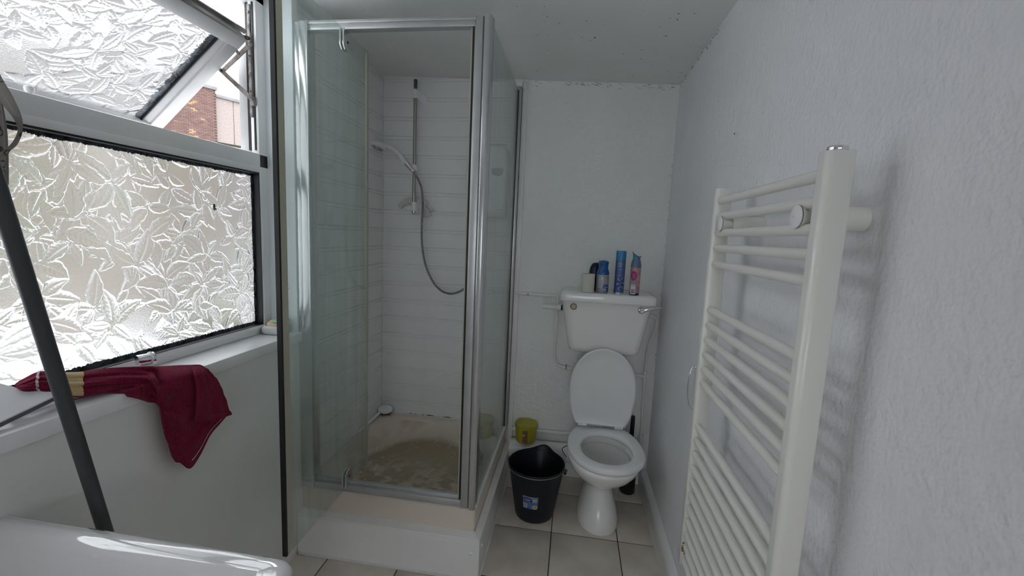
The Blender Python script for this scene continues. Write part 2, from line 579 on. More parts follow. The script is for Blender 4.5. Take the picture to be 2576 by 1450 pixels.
# ceiling, falling slightly to the right wall
m = MB()
zl, zr = cz(WX0 - 0.25), cz(WX1 + 0.1)
m.add([(WX0 - 0.25, WY0 - 0.1, zl), (WX1 + 0.1, WY0 - 0.1, zr), (WX1 + 0.1, WY1 + 0.1, zr), (WX0 - 0.25, WY1 + 0.1, zl),
       (WX0 - 0.25, WY0 - 0.1, 2.56), (WX1 + 0.1, WY0 - 0.1, 2.56), (WX1 + 0.1, WY1 + 0.1, 2.56), (WX0 - 0.25, WY1 + 0.1, 2.56)],
      [(0, 3, 2, 1), (4, 5, 6, 7), (0, 1, 5, 4), (2, 3, 7, 6), (1, 2, 6, 5), (0, 4, 7, 3)])
ceiling = tag(build('ceiling', m, MT['ceiling'], loc=(0, 0, 2.4)), kind='structure')
# flecks of dirt on the ceiling and flaking paint along the joints
m = MB()
for k in range(42):
    x, y = random.uniform(-0.3, 0.5), random.uniform(1.75, 2.5)
    a = random.uniform(0, PI); r = random.uniform(0.0010, 0.0026)
    z = cz(x) - 0.0008
    m.add([(x + r * 1.6 * math.cos(a + q) * (1 if i % 2 else 0.6), y + r * math.sin(a + q), z) for i, q in enumerate((0, 1.3, 2.4, 3.6, 5.0))], [(0, 1, 2, 3, 4)])
tag(build('ceiling_flecks', m, MT['dark'], parent=ceiling, smooth=False, solid=0.0006), kind='stuff')
m = MB()
for k in range(70):
    x = random.choice((random.uniform(-0.28, 0.5), random.uniform(-0.05, 0.5)))
    z = cz(x) - abs(random.gauss(0, 0.012)) - 0.004
    w, h = random.uniform(0.002, 0.015), random.uniform(0.0003, 0.0013)
    t = random.uniform(-0.25, 0.25) * w
    m.add([(x - w, WY1 - 0.0012, z - t), (x, WY1 - 0.0012, z - h), (x + w, WY1 - 0.0012, z + t), (x, WY1 - 0.0012, z + h)], [(0, 1, 2, 3)])
for k in range(26):
    z = random.uniform(0.7, 2.34)
    x = WX1 - abs(random.gauss(0, 0.004)) - 0.002
    h, w = random.uniform(0.003, 0.014), random.uniform(0.0003, 0.0009)
    m.add([(x, WY1 - 0.0012, z - h), (x + w, WY1 - 0.0012, z), (x + 0.001, WY1 - 0.0012, z + h), (x - w, WY1 - 0.0012, z)], [(0, 1, 2, 3)])
tag(build('paint_cracks', m, MT['dark'], parent=wall_back, smooth=False, solid=0.0006), kind='stuff')
m = MB()
for k in range(40):
    y = random.uniform(1.9, 2.56)
    z = cz(WX1) - abs(random.gauss(0, 0.008)) - 0.003
    w, h = random.uniform(0.002, 0.012), random.uniform(0.0005, 0.0018)
    m.add([(WX1 - 0.001, y - w, z), (WX1 - 0.001, y, z - h), (WX1 - 0.001, y + w, z + random.uniform(-0.002, 0.002)), (WX1 - 0.001, y, z + h)], [(0, 1, 2, 3)])
tag(build('paint_cracks', m, MT['dark'], parent=wall_right, smooth=False, solid=0.0006), kind='stuff')

# left wall around the window opening, and its length inside the shower
OY0, OY1, OZ0, OZ1 = 0.30, 1.69, 1.0, 2.405
m = MB()
XB = -1.385
m.box(XB, WX0, WY0 - 0.1, OY1, -0.06, OZ0)
m.box(XB, WX0, WY0 - 0.1, OY0, OZ0, 2.50)
m.box(XB, WX0, OY0, OY1, OZ1, 2.50)
m.box(XB, WX0, OY1, 1.72, -0.06, 2.50)
m.box(XB, -1.208, 1.72, WY1 + 0.1, -0.06, 2.50)
wall_left = tag(build('wall_left', m, MT['wall_left'], loc=(WX0, 0, 0)), kind='structure')
m = MB(); m.box(XB + 0.08, WX0 - 0.001, OY1 - 0.004, OY1 + 0.001, 1.034, 2.405)
build('window_reveal', m, MT['reveal'], parent=wall_left)
m = MB(); m.lathe([(0.008, 0), (0.0085, 0.002), (0.007, 0.005), (0.003, 0.006)], c=(-1.222, OY1 - 0.004, 1.232), seg=18, M=Matrix.Rotation(rad(90), 3, 'X').to_3x3())
build('screw_cap', m, MT['chrome'], parent=wall_left)

# sill board
m = MB(); m.box(-1.345, -1.165, OY0 - 0.03, OY1 + 0.006, 0.994, 1.034)
tag(build('trim_1', m, MT['sill'], bevel=0.003), 'white painted window sill board', kind='structure')

# baseboard along the right wall
m = MB()
prof = [(0.477, 0.0), (0.477, 0.092), (0.484, 0.104), (0.519, 0.112), (0.521, 0.0)]
m.loft([[Vector((x, WY0 + 0.01, z)) for x, z in prof], [Vector((x, WY1 - 0.002, z)) for x, z in prof]])
tag(build('baseboard_right', m, MT['gloss_white'], bevel=0.002, bseg=1), kind='structure')
# painted batten closing the shower's back edge on the back wall
m = MB(); m.box(-0.347, -0.318, 2.545, 2.572, 0.10, 2.385)
batten = tag(build('trim_2', m, MT['gloss_white'], bevel=0.003), 'painted vertical batten beside the glass on the back wall', kind='structure')
m = MB()
m.lathe([(0.004, -0.03), (0.014, -0.02), (0.018, 0.0), (0.015, 0.02), (0.005, 0.03)], c=(-0.335, 2.55, 2.35), seg=14)
build('filler_lump', m, MT['silicone'], parent=batten)

# cladding planks in the shower: back wall and left wall
def plank_profile(z0, z1):
    h = z1 - z0
    # (depth out of the wall, height): board face, then two V-grooves with a bead between them at its upper edge
    return [(0.0, z0), (0.006, z0), (0.0105, z0 + 0.003), (0.0105, z1 - 0.023), (0.0055, z1 - 0.020), (0.0055, z1 - 0.0185), (0.0095, z1 - 0.0155), (0.0095, z1 - 0.005), (0.0045, z1 - 0.002), (0.0045, z1), (0.0, z1)]
zlist = [0.285 + 0.1113 * k for k in range(20)]
m = MB()
P0 = plank_profile(0, 0.1113)
m.loft([[Vector((-1.2, WY1 - d, z)) for d, z in P0], [Vector((-0.348, WY1 - d, z)) for d, z in P0]])
pb = build('plank', m, MT['clad'], parent=wall_back, smooth=True, sharp=25)
pb.location = (0, 0, zlist[0])
for z in zlist[1:]:
    if z + 0.02 < 2.40:
        c = copy_mesh(pb, wall_back, (0, 0, z))
        if z + 0.1113 > 2.41:
            c.scale.z = (2.405 - z) / 0.1113
m = MB()
m.loft([[Vector((-1.208 + d, 1.722, z)) for d, z in P0], [Vector((-1.208 + d, WY1 - 0.008, z)) for d, z in P0]])
pl = build('plank', m, MT['clad'], parent=wall_left, smooth=True, sharp=25)
pl.location = (0, 0, zlist[0])
for z in zlist[1:]:
    if z + 0.02 < 2.41:
        c = copy_mesh(pl, wall_left, (0, 0, z))
        if z + 0.1113 > 2.42:
            c.scale.z = (2.418 - z) / 0.1113
# silicone bead up the shower's inner corner, lumpy at each board joint
pts, rr = [], []
for z in zlist:
    for dz, r in ((0.0, 0.0075), (0.012, 0.0048), (0.055, 0.0045), (0.10, 0.0048)):
        if z + dz < 2.40:
            pts.append((-1.197, 2.559, z + dz)); rr.append(r)
m = MB(); m.tube(pts, rr, seg=10)
build('corner_sealant', m, MT['silicone'], parent=wall_back, sharp=80)

# ================================================================== WINDOW
win = thing('window_1', (-1.34, 1.0, 1.034), 'white plastic window with leaf patterned glass and an open top light', kind='structure')
XF = -1.305     # room face of the frame
def frame_bar(name, y0, y1, z0, z1, x0=-1.375, x1=XF, mat='upvc', bev=0.003):
    m = MB(); m.box(x0, x1, y0, y1, z0, z1)
    return build(name, m, MT[mat], parent=win, bevel=bev)
frame_bar('bottom_rail', 0.33, 1.69, 1.034, 1.060)
frame_bar('glazing_bead', 0.36, 1.632, 1.056, 1.073, x0=-1.345, x1=XF + 0.006)
frame_bar('transom', 0.33, 1.69, 1.731, 1.786, x1=XF)
frame_bar('glazing_bead', 0.36, 1.632, 1.709, 1.733, x0=-1.345, x1=XF + 0.006)
frame_bar('head_rail', 0.33, 1.69, 2.375, 2.42)
frame_bar('jamb', 1.640, 1.69, 1.034, 2.40, x0=-1.34)
frame_bar('jamb', 1.652, 1.69, 1.786, 2.40, x0=-1.40, x1=-1.34, mat='upvc_dimmed')
frame_bar('jamb', 0.30, 0.36, 1.034, 2.40)
frame_bar('glazing_bead', 1.631, 1.645, 1.06, 1.731, x0=-1.345, x1=XF + 0.006)
# weather strip and steel stay track on the right jamb of the open light
frame_bar('jamb_gasket', 1.636, 1.6405, 1.80, 2.37, x0=-1.322, x1=-1.316, mat='gasket', bev=0)
frame_bar('stay_track', 1.634, 1.6405, 1.93, 2.36, x0=-1.338, x1=-1.326, mat='upvc_dirty', bev=0.001)
frame_bar('jamb_gasket', 1.640, 1.653, 1.80, 2.37, x0=-1.352, x1=-1.3405, mat='gasket', bev=0)
for zz in (2.03, 2.10, 2.165, 2.33):
    m = MB(); m.lathe([(0.0045, 0), (0.005, 0.002), (0.003, 0.004)], c=(-1.332, 1.634, zz), seg=10, M=Matrix.Rotation(rad(90), 3, 'X').to_3x3())
    build('screw', m, MT['stay'], parent=win)

def leaf_relief(u, v, nodes, seed):
    """height field of overlapping cast leaves, in sprays about scattered nodes"""
    g = np.random.default_rng(seed)
    H = g.normal(0, 0.00006, (len(v), len(u)))
    wu, wv = u[-1], v[-1]
    lv = []
    for k in range(nodes):
        nx, ny, a0 = g.uniform(-0.05, wu + 0.05), g.uniform(-0.05, wv + 0.05), g.uniform(0, 2 * PI)
        q = int(g.integers(3, 6))
        for i in range(q):
            lv.append((nx, ny, a0 + (2 * PI / q) * i + g.uniform(-0.35, 0.35)))
    g.shuffle(lv)
    for k, (nx, ny, a) in enumerate(lv):
        L = g.uniform(0.060, 0.115); B = L * g.uniform(0.19, 0.25)
        cx, cy = nx + math.cos(a) * L * 0.56, ny + math.sin(a) * L * 0.56
        cv = g.uniform(-0.5, 0.5)
        i0, i1 = np.searchsorted(u, [cx - L * 0.65, cx + L * 0.65]); j0, j1 = np.searchsorted(v, [cy - L * 0.65, cy + L * 0.65])
        if i1 <= i0 or j1 <= j0:
            continue
        X, Y = np.meshgrid(u[i0:i1] - cx, v[j0:j1] - cy)
        t = (X * math.cos(a) + Y * math.sin(a)) / L + 0.5
        tc_ = np.clip(t, 0, 1)
        s = -X * math.sin(a) + Y * math.cos(a) - cv * B * np.sin(PI * tc_)
        b = B * np.sin(PI * tc_ ** 0.75) ** 0.9 * (1 + 0.05 * np.sin(26 * tc_ + k)) + 1e-6
        ins = (t > 0) & (t < 1) & (np.abs(s) < b)
        d = np.clip(np.abs(s) / b, 0, 1)
        rim = (b - np.abs(s))                                    # distance in from the outline
        h = 0.0022 * (1 - np.exp(-rim / 0.0022))                  # steep shoulder at the outline
        h += 0.0016 * (1 - d ** 2) * np.sin(PI * tc_)             # gentle dome
        h -= 0.0013 * np.exp(-(s / 0.0028) ** 2) * (1 - tc_ ** 4)  # midrib furrow
        h += 0.00016 * np.sin((tc_ * 8 - d * 1.3) * 2 * PI) * np.clip(1 - d, 0, 1) * d * 4
        h += g.uniform(-0.16, 0.16) * s + g.uniform(-0.07, 0.07) * (t - 0.5) * L + g.uniform(0.0002, 0.0008)
        blk = H[j0:j1, i0:i1]
        blk[ins] = h[ins]
    return H

def leaf_pane(name, parent, org, eu, ev, ew, wu, wv, nodes, seed, fine_from, step=0.0017, th=0.004):
    """pane with the relief towards ew (room side); flat back; modelled finest along the part of its length in view"""
    u = np.concatenate([np.arange(0, fine_from, 0.005), np.arange(fine_from, wu, step), [wu]])
    v = np.linspace(0, wv, int(wv / step) + 1)
    H = leaf_relief(u, v, nodes, seed)
    nv, nu = H.shape
    org = np.array(org) - np.array(origin_of(parent))
    eu, ev, ew = (np.array(e, float) for e in (eu, ev, ew))
    U, V = np.meshgrid(u, v)
    front = (org + U[..., None] * eu + V[..., None] * ev + (H[..., None] + th) * ew).reshape(-1, 3)
    idx = np.arange(nu * nv).reshape(nv, nu)
    q = np.stack([idx[:-1, :-1], idx[:-1, 1:], idx[1:, 1:], idx[1:, :-1]], -1).reshape(-1, 4)
    per = np.concatenate([idx[0, :], idx[1:, -1], idx[-1, -2::-1], idx[-2:0:-1, 0]])
    back = org + u[per % nu][:, None] * eu + v[per // nu][:, None] * ev
    nb, K = len(front), len(per)
    nx_ = np.roll(np.arange(K), -1)
    rim = np.stack([per, nb + np.arange(K), nb + nx_, per[nx_]], -1)
    if np.dot(np.cross(eu, ev), ew) < 0:
        q, rim = q[:, ::-1], rim[:, ::-1]
        cap = nb + np.arange(K)
    else:
        cap = nb + np.arange(K)[::-1]
    vs = np.vstack([front, back])
    loops = np.concatenate([q.ravel(), rim.ravel(), cap])
    nf = len(q) + len(rim) + 1
    starts = np.concatenate([np.arange(len(q) + len(rim)) * 4, [4 * (len(q) + len(rim))]])
    me = bpy.data.meshes.new(name)
    me.vertices.add(len(vs)); me.vertices.foreach_set('co', vs.ravel())
    me.loops.add(len(loops)); me.loops.foreach_set('vertex_index', loops.astype(np.int32))
    me.polygons.add(nf); me.polygons.foreach_set('loop_start', starts.astype(np.int32))
    me.update(calc_edges=True)
    me.validate()
    me.polygons.foreach_set('use_smooth', [True] * len(q) + [False] * (nf - len(q)))
    me.update()
    me.materials.append(MT['leaf_glass_dimmed' if name == 'sash_pane' else 'leaf_glass'])
    return link_mesh(name, me, parent)

leaf_pane('glass_pane', win, (-1.338, 0.36, 1.064), (0, 1, 0), (0, 0, 1), (1, 0, 0), 1.278, 0.657, 170, 3, 0.33)

def jag_strip(name, parent, p0, p1, wdir, w, thick, nrm, mat='edge_dirt', amp=0.30, n=800):
    """strip of dark mouldy edge seal with a ragged inner edge"""
    p0, p1, wdir, nrm = Vector(p0), Vector(p1), Vector(wdir), Vector(nrm)
    m = MB()
    a, b = [], []
    for k in range(n + 1):
        t = k / n
        p = p0.lerp(p1, t)
        ww = w * (1 + amp * (0.5 * mnoise.noise(Vector((t * 31, w * 900, 1.3))) + 0.5 * mnoise.noise(Vector((t * 173, w * 700, 5.3))) + random.uniform(-0.35, 0.35)))
        a.append(p); b.append(p + wdir * ww)
    lower = [a, b]
    m.grid([[a[k], b[k]] for k in range(n + 1)])
    return build(name, m, MT[mat], parent=parent, smooth=False, solid=thick)
XG = -1.3300
jag_strip('edge_seal', win, (XG, 0.4, 1.071), (XG, 1.632, 1.071), (0, 0, 1), 0.016, 0.0012, (1, 0, 0))
jag_strip('edge_seal', win, (XG, 1.633, 1.07), (XG, 1.633, 1.715), (0, -1, 0), 0.016, 0.0012, (1, 0, 0))
jag_strip('edge_seal', win, (XG, 0.4, 1.712), (XG, 1.632, 1.712), (0, 0, -1), 0.018, 0.0012, (1, 0, 0))
frame_bar('gasket', 0.38, 1.632, 1.0715, 1.0745, x0=-1.329, x1=XF + 0.004, mat='gasket', bev=0)
frame_bar('gasket', 0.38, 1.632, 1.7035, 1.7095, x0=-1.329, x1=XF + 0.004, mat='gasket', bev=0)
frame_bar('gasket', 1.6275, 1.632, 1.074, 1.709, x0=-1.329, x1=XF + 0.004, mat='gasket', bev=0)

# the open top light, tipped outwards on friction stays
SP = Vector((-1.312, 1.600, 2.208)); Ss = Vector((-0.763, 0, -0.647)).normalized(); Sn = Vector((-0.647, 0, 0.763)).normalized()
def sash_box(mb, s0, s1, y0, y1, n0, n1):
    return mb.box(s0, s1, y0, y1, n0, n1, Matrix(((Ss.x, 0, Sn.x, SP.x), (Ss.y, 1, Sn.y, 0), (Ss.z, 0, Sn.z, SP.z), (0, 0, 0, 1))))
SL, SY0, SY1 = 0.575, 0.36, 1.600
m = MB()
sash_box(m, 0, 0.052, SY0, SY1, 0, 0.055)
sash_box(m, SL - 0.06, SL, SY0, SY1, 0, 0.055)
sash_box(m, 0.05, SL - 0.058, SY1 - 0.055, SY1, 0, 0.055)
sash_box(m, 0.05, SL - 0.058, SY0, SY0 + 0.06, 0, 0.055)
sash = build('sash', m, MT['upvc_dimmed'], parent=win, bevel=0.004)
m = MB()
prof = [(0, 0.008), (0, 0.03), (0.028, 0.03), (0.028, 0.022), (0.006, 0.008)]
def sash_pt(s, y, n):
    return SP.copy() * 1 + Ss * s + Sn * n + Vector((0, y - SP.y, 0))
m.loft([[sash_pt(0.046, SY1 - 0.054 - d, n) for d, n in prof], [sash_pt(SL - 0.056, SY1 - 0.054 - d, n) for d, n in prof]])
build('sash_bead', m, MT['upvc_dimmed'], parent=sash)
m = MB()
m.loft([[sash_pt(0.040 + d * 0.35, SY0 + 0.05, n) for d, n in prof], [sash_pt(0.040 + d * 0.35, SY1 - 0.05, n) for d, n in prof]])
build('sash_bead', m, MT['upvc_dimmed'], parent=sash)
leaf_pane('sash_pane', sash, sash_pt(0.046, SY0 + 0.05, 0.030), (0, 1, 0), tuple(Ss), tuple(-Sn), SY1 - SY0 - 0.10, SL - 0.10, 150, 11, 0.40)
jag_strip('sash_edge_seal', sash, sash_pt(0.052, SY1 - 0.083, 0.0225), sash_pt(SL - 0.06, SY1 - 0.083, 0.0225), (0, -1, 0), 0.026, 0.001, Sn, amp=0.5)
m = MB(); sash_box(m, 0.05, SL - 0.06, SY1 - 0.0865, SY1 - 0.082, 0.012, 0.03)
build('sash_gasket', m, MT['gasket'], parent=sash)
m = MB(); sash_box(m, -0.004, 0.001, SY0, SY1 - 0.01, 0.006, 0.052); sash_box(m, -0.016, 0.0, SY0, SY1 + 0.022, 0.044, 0.056)
build('drip_lip', m, MT['upvc_dirty'], parent=sash, bevel=0.001, bseg=1)
# window catch seen over the transom
m = MB()
m.lathe([(0.006, 0), (0.007, 0.014), (0.0095, 0.018), (0.0095, 0.026), (0.006, 0.029)], c=(-1.352, 0.918, 1.784), seg=16)
build('catch_knob', m, MT['white_plastic'], parent=win)

def flat_bar(name, a, b, w, th, mat, parent, y):
    a, b = Vector((a[0], y, a[1])), Vector((b[0], y, b[1]))
    d = (b - a).normalized(); n = Vector((-d.z, 0, d.x))
    m = MB()
    poly = []
    for k in range(7):
        q = rad(-90 + 180 * k / 6); poly.append(b + d * (w / 2) * math.cos(q) + n * (w / 2) * math.sin(q))
    for k in range(7):
        q = rad(90 + 180 * k / 6); poly.append(a + d * (w / 2) * math.cos(q) + n * (w / 2) * math.sin(q))
    m.loft([[p + Vector((0, -th / 2, 0)) for p in poly], [p + Vector((0, th / 2, 0)) for p in poly]])
    o = build(name, m, MT[mat], parent=parent)
    m = MB()
    for p in (a, b):
        m.lathe([(w * 0.22, 0), (w * 0.25, 0.0015), (w * 0.12, 0.003)], c=p + Vector((0, -th / 2, 0)), seg=10, M=Matrix.Rotation(rad(90), 3, 'X').to_3x3())
    build('rivet', m, MT['stay'], parent=o)
    return o
A_, B_, C_, D_, E_ = (-1.316, 2.222), (-1.318, 2.203), (-1.362, 2.165), (-1.444, 2.104), (-1.314, 1.996)
stay = thing('friction_stay', (0, 0, 0)); stay.parent = win; stay.location = (0, 0, 0)
flat_bar('stay_arm', B_, D_, 0.018, 0.003, 'stay', stay, 1.622)
flat_bar('stay_arm', D_, E_, 0.017, 0.003, 'stay', stay, 1.617)
flat_bar('stay_arm', C_, (C_[0] - 0.010, C_[1] + 0.014), 0.012, 0.003, 'stay', stay, 1.612)
flat_bar('stay_arm', D_, (D_[0] - 0.012, D_[1] + 0.014), 0.013, 0.003, 'gasket', stay, 1.611)
flat_bar('stay_arm', A_, (A_[0] - 0.045, A_[1] + 0.012), 0.014, 0.003, 'gasket', stay, 1.612)
m = MB(); m.box(-1.322, -1.306, 1.618, 1.634, 1.972, 2.006)
build('stay_slider', m, MT['stay'], parent=stay, bevel=0.002)

# ================================================================== OUTSIDE
ground = MB(); ground.box(-60, -1.8, -40, 60, -3.3, -3.0)
MT['concrete'] = pm('pale_concrete', (0.36, 0.35, 0.335), 0.9, var=0.2, vscale=0.6)
MT['felt'] = pm('white_roof_coating', (0.52, 0.53, 0.56), 0.7, var=0.1, vscale=1.2)
MT['brick'] = pm('brown_brick', (0.118, 0.066, 0.054), 0.85, col2=(0.098, 0.058, 0.05), vscale=1.6, rand=0.2)
MT['brick_stained'] = pm('salt_stained_brick', (0.34, 0.19, 0.10), 0.85, var=0.4, vscale=12)
MT['mortar'] = pm('dark_mortar', (0.06, 0.036, 0.03), 0.95)
MT['coping'] = pm('grey_coping', (0.16, 0.155, 0.16), 0.8, var=0.25, vscale=2)
MT['pebble'] = pm('pebble_dash', (0.25, 0.205, 0.185), 0.9, col2=(0.155, 0.135, 0.125), vscale=22, bump=0.01, bscale=30)
MT['cream'] = pm('cream_window_frame', (0.34, 0.31, 0.22), 0.5)
MT['glassdark'] = pm('dark_window_glass', (0.10, 0.11, 0.12), 0.1)
MT['leafgreen'] = pm('garden_leaves', (0.13, 0.18, 0.05), 0.7, var=0.5, vscale=6)
MT['bark'] = pm('bark', (0.12, 0.09, 0.06), 0.9)
tag(build('ground', ground, MT['concrete'], smooth=False), kind='structure')

ang = math.atan2(0.89948, 0.43695)
# brick building: local x along the facade, y away from the house
bb = thing('brick_building', (-20.323, 22.280, -3.0), 'brown brick building seen through the open top light', 'building')
bb.rotation_euler.z = ang
def lbuild(name, mb, mat, parent, **k):
    """parts written in the parent's own coordinates"""
    lp = parent.location.copy()
    mb.v = [(p[0] + lp.x, p[1] + lp.y, p[2] + lp.z) for p in mb.v]
    return build(name, mb, mat, parent=parent, **k)
m, nt, out = new_mat('far_brickwork')
bp_ = nt.nodes.new('ShaderNodeBsdfPrincipled'); bt = nt.nodes.new('ShaderNodeTexBrick'); tcn = nt.nodes.new('ShaderNodeTexCoord'); mpn = nt.nodes.new('ShaderNodeMapping')
mpn.inputs['Rotation'].default_value = (rad(90), 0, 0)
nt.links.new(tcn.outputs['Object'], mpn.inputs[0]); nt.links.new(mpn.outputs[0], bt.inputs['Vector'])
bt.inputs['Color1'].default_value = (0.26, 0.205, 0.15, 1); bt.inputs['Color2'].default_value = (0.21, 0.16, 0.12, 1); bt.inputs['Mortar'].default_value = (0.23, 0.20, 0.17, 1)
bt.inputs['Scale'].default_value = 1.0; bt.inputs['Brick Width'].default_value = 0.225; bt.inputs['Row Height'].default_value = 0.075; bt.inputs['Mortar Size'].default_value = 0.008
bp_.inputs['Roughness'].default_value = 0.9
nt.links.new(bt.outputs['Color'], bp_.inputs['Base Color']); nt.links.new(bp_.outputs[0], out.inputs[0])
MT['far_brick'] = m
ZB0, ZB1 = 8.90, 11.79                     # height of the brickwork seen over the transom
m = MB(); m.box(-12.8, -3.62, 0, 6, 0, ZB1); m.box(-3.62, 0.0, 0, 6, 0, ZB0)
lbuild('wall', m, MT['far_brick'], bb, smooth=False)
m = MB(); m.box(-3.62, -0.001, 0.012, 6, ZB0, ZB1)
lbuild('mortar_bed', m, MT['mortar'], bb, smooth=False)
m = MB(); m.box(-12.9, 0.06, -0.08, 6, ZB1, ZB1 + 0.17)
lbuild('coping', m, MT['coping'], bb, smooth=False)
m = MB(); m.box(-0.1085, 0.1085, -0.004, 0.03, -0.0335, 0.0335)
b0 = lbuild('brick', m, MT['brick'], bb, bevel=0.004, bseg=1)
stain = b0.data.copy(); stain.materials.clear(); stain.materials.append(MT['brick_stained'])
pale = b0.data.copy(); pale.materials.clear(); pale.materials.append(pm('grey_brick', (0.115, 0.078, 0.074), 0.85, rand=0.2))
rest = MB()
nb_ = 0
for r_ in range(38):
    z = ZB0 + 0.038 + r_ * 0.0758
    sh = 0.1125 if r_ % 2 else 0.0
    lim = -2.25 + (z - 9.0) / 2.8 * 1.55                 # the open light's stile covers the wall to the left of this line
    for k in range(16):
        x = -0.113 - sh - k * 0.225
        if x - 0.11 < -3.62: continue
        if x + 0.12 < lim or nb_ >= 295:
            rest.box(x - 0.1085, x + 0.1085, -0.004, 0.03, z - 0.0335, z + 0.0335)
            continue
        o = b0 if nb_ == 0 else copy_mesh(b0, bb, (0, 0, 0))
        nb_ += 1
        o.location = (x, random.uniform(-0.003, 0.003), z)
        if abs(x + 0.95 + 0.22 * math.sin(r_ * 0.35)) < 0.10 and random.random() < 0.3:
            o.data = stain
        elif random.random() < 0.08:
            o.data = pale
tag(lbuild('brickwork', rest, MT['brick'], bb, smooth=False), kind='stuff')
cb = thing('concrete_building', (-20.323, 22.280, -3.0), 'pale pebble dashed building adjoining the brown brick wall', 'building')
cb.rotation_euler.z = ang
K_ = 1.7143
def kbox(m, *a): return m.box(*[q * K_ for q in a])
ZC = [(z - 4.5) * K_ + 4.5 for z in (8.56, 7.14, 8.57, 8.66, 7.08, 5.9, 5.97, 7.0, 4.0)]
m = MB(); m.box(0.03, 12.0, 0.3, 6, 0, ZC[0])
lbuild('wall', m, MT['concrete'], cb, smooth=False)
xs = [0.05, 0.96, 3.0, 5.05, 7.2]
for i in range(4):
    m = MB(); m.box(xs[i] + 0.01, xs[i + 1] - 0.01, 0.18, 0.31, ZC[1], ZC[2])
    lbuild('wall_panel', m, MT['pebble'], cb, bevel=0.012, bseg=1)
m = MB(); m.box(0.05, 12.1, 0.08, 6, ZC[2], ZC[3])
lbuild('coping', m, MT['coping'], cb, smooth=False)
m = MB(); m.box(0.05, 7.2, 0.15, 0.3, ZC[4], ZC[1])
lbuild('lintel', m, MT['dark'], cb, smooth=False)
for i in range(3):
    x0 = 0.08 + i * 2.14
    m = MB(); m.box(x0, x0 + 2.05, 0.2, 0.3, ZC[5], ZC[6]); m.box(x0, x0 + 2.05, 0.2, 0.3, ZC[7], ZC[4]); m.box(x0, x0 + 0.12, 0.2, 0.3, ZC[6], ZC[7]); m.box(x0 + 1.93, x0 + 2.05, 0.2, 0.3, ZC[6], ZC[7])
    f = lbuild('window_frame', m, MT['cream'], cb, bevel=0.005, bseg=1)
    m = MB(); m.box(x0 + 0.12, x0 + 1.93, 0.25, 0.27, ZC[6], ZC[7])
    m.v = [(p[0] + cb.location.x, p[1] + cb.location.y, p[2] + cb.location.z) for p in m.v]
    build('window_pane', m, MT['glassdark'], parent=f, smooth=False)
m = MB(); m.box(0.05, 7.2, 0.15, 0.31, ZC[8], ZC[5])
lbuild('wall_panel', m, MT['pebble'], cb, bevel=0.008, bseg=1)
# white flat roof just below the window
m = MB(); m.box(-9.0, -1.75, -2.5, 4.2, -3.0, 0.12)
fr = tag(build('flat_roof_extension', m, MT['felt'], bevel=0.03), 'white coated flat roof below the window', 'roof')
# shrubby trees behind the pane
def tree(x, y, z0, h, r, label, seed):
    g = random.Random(seed)
    t = thing('garden_tree', (x, y, z0), label, 'tree')
    m = MB(); m.tube([(x, y, z0), (x + 0.05, y, z0 + h * 0.5), (x, y + 0.05, z0 + h * 0.8)], [0.12, 0.09, 0.05], seg=8)
    build('trunk', m, MT['bark'], parent=t)
    m = MB()
    for k in range(900):
        a, b_ = g.uniform(0, 2 * PI), math.acos(g.uniform(-1, 1))
        rr_ = r * g.uniform(0.6, 1.0) * (1 + 0.25 * math.sin(3 * a + seed) * math.sin(b_))
        c = Vector((x + rr_ * math.cos(a) * math.sin(b_), y + rr_ * math.sin(a) * math.sin(b_), z0 + h + rr_ * 0.9 * math.cos(b_)))
        s = g.uniform(0.08, 0.16)
        d1 = Vector((g.uniform(-1, 1), g.uniform(-1, 1), g.uniform(-1, 1))).normalized(); d2 = d1.orthogonal().normalized()
        m.add([c - d1 * s, c + d2 * s * 0.5, c + d1 * s, c - d2 * s * 0.5], [(0, 1, 2, 3)])
    tag(build('foliage', m, MT['leafgreen'], parent=t, smooth=False), kind='stuff')
tree(-9.5, 5.2, -3.0, 4.6, 1.5, 'leafy garden tree behind the lower pane', 2)
tree(-6.2, 6.6, -3.0, 2.2, 0.9, 'low bush at the foot of the brick building', 5)
# ================================================================== SHOWER
PXR, PYF, PZ = -0.325, 1.652, 0.195     # boxed plinth: room side, front, top
pl_ = thing('shower_plinth', (-0.75, 2.1, 0.0), 'white boxed plinth under the shower tray', 'plinth')
m = MB(); m.box(-1.178, PXR, PYF, PYF + 0.015, 0.0, PZ - 0.008); build('front_panel', m, MT['gloss_white'], parent=pl_, bevel=0.0015, bseg=1)
m = MB(); m.box(PXR - 0.015, PXR, PYF + 0.0155, 2.568, 0.0, PZ - 0.008); build('side_panel', m, MT['gloss_white'], parent=pl_, bevel=0.0015, bseg=1)
m = MB(); m.loft([[Vector(p) for p in ((-1.178, PYF - 0.001, PZ - 0.008), (PXR + 0.001, PYF - 0.001, PZ - 0.008), (PXR - 0.034, PYF + 0.052, PZ - 0.008), (-1.178, PYF + 0.052, PZ - 0.008))],
                   [Vector(p) for p in ((-1.178, PYF - 0.001, PZ), (PXR + 0.001, PYF - 0.001, PZ), (PXR - 0.034, PYF + 0.052, PZ), (-1.178, PYF + 0.052, PZ))]])
build('front_ledge', m, MT['gloss_white'], parent=pl_, bevel=0.0015, bseg=1)
m = MB(); m.loft([[Vector((x, y, z)) for x, y in ((PXR + 0.001, PYF + 0.001), (PXR + 0.001, 2.568), (PXR - 0.034, 2.568), (PXR - 0.034, PYF + 0.054))] for z in (PZ - 0.008, PZ)])
build('side_ledge', m, MT['gloss_white'], parent=pl_, bevel=0.0015, bseg=1)
m = MB(); m.tube([(-1.17, PYF - 0.002, 0.003), (PXR, PYF - 0.002, 0.003), (PXR + 0.002, 2.56, 0.003)], 0.006, seg=8)
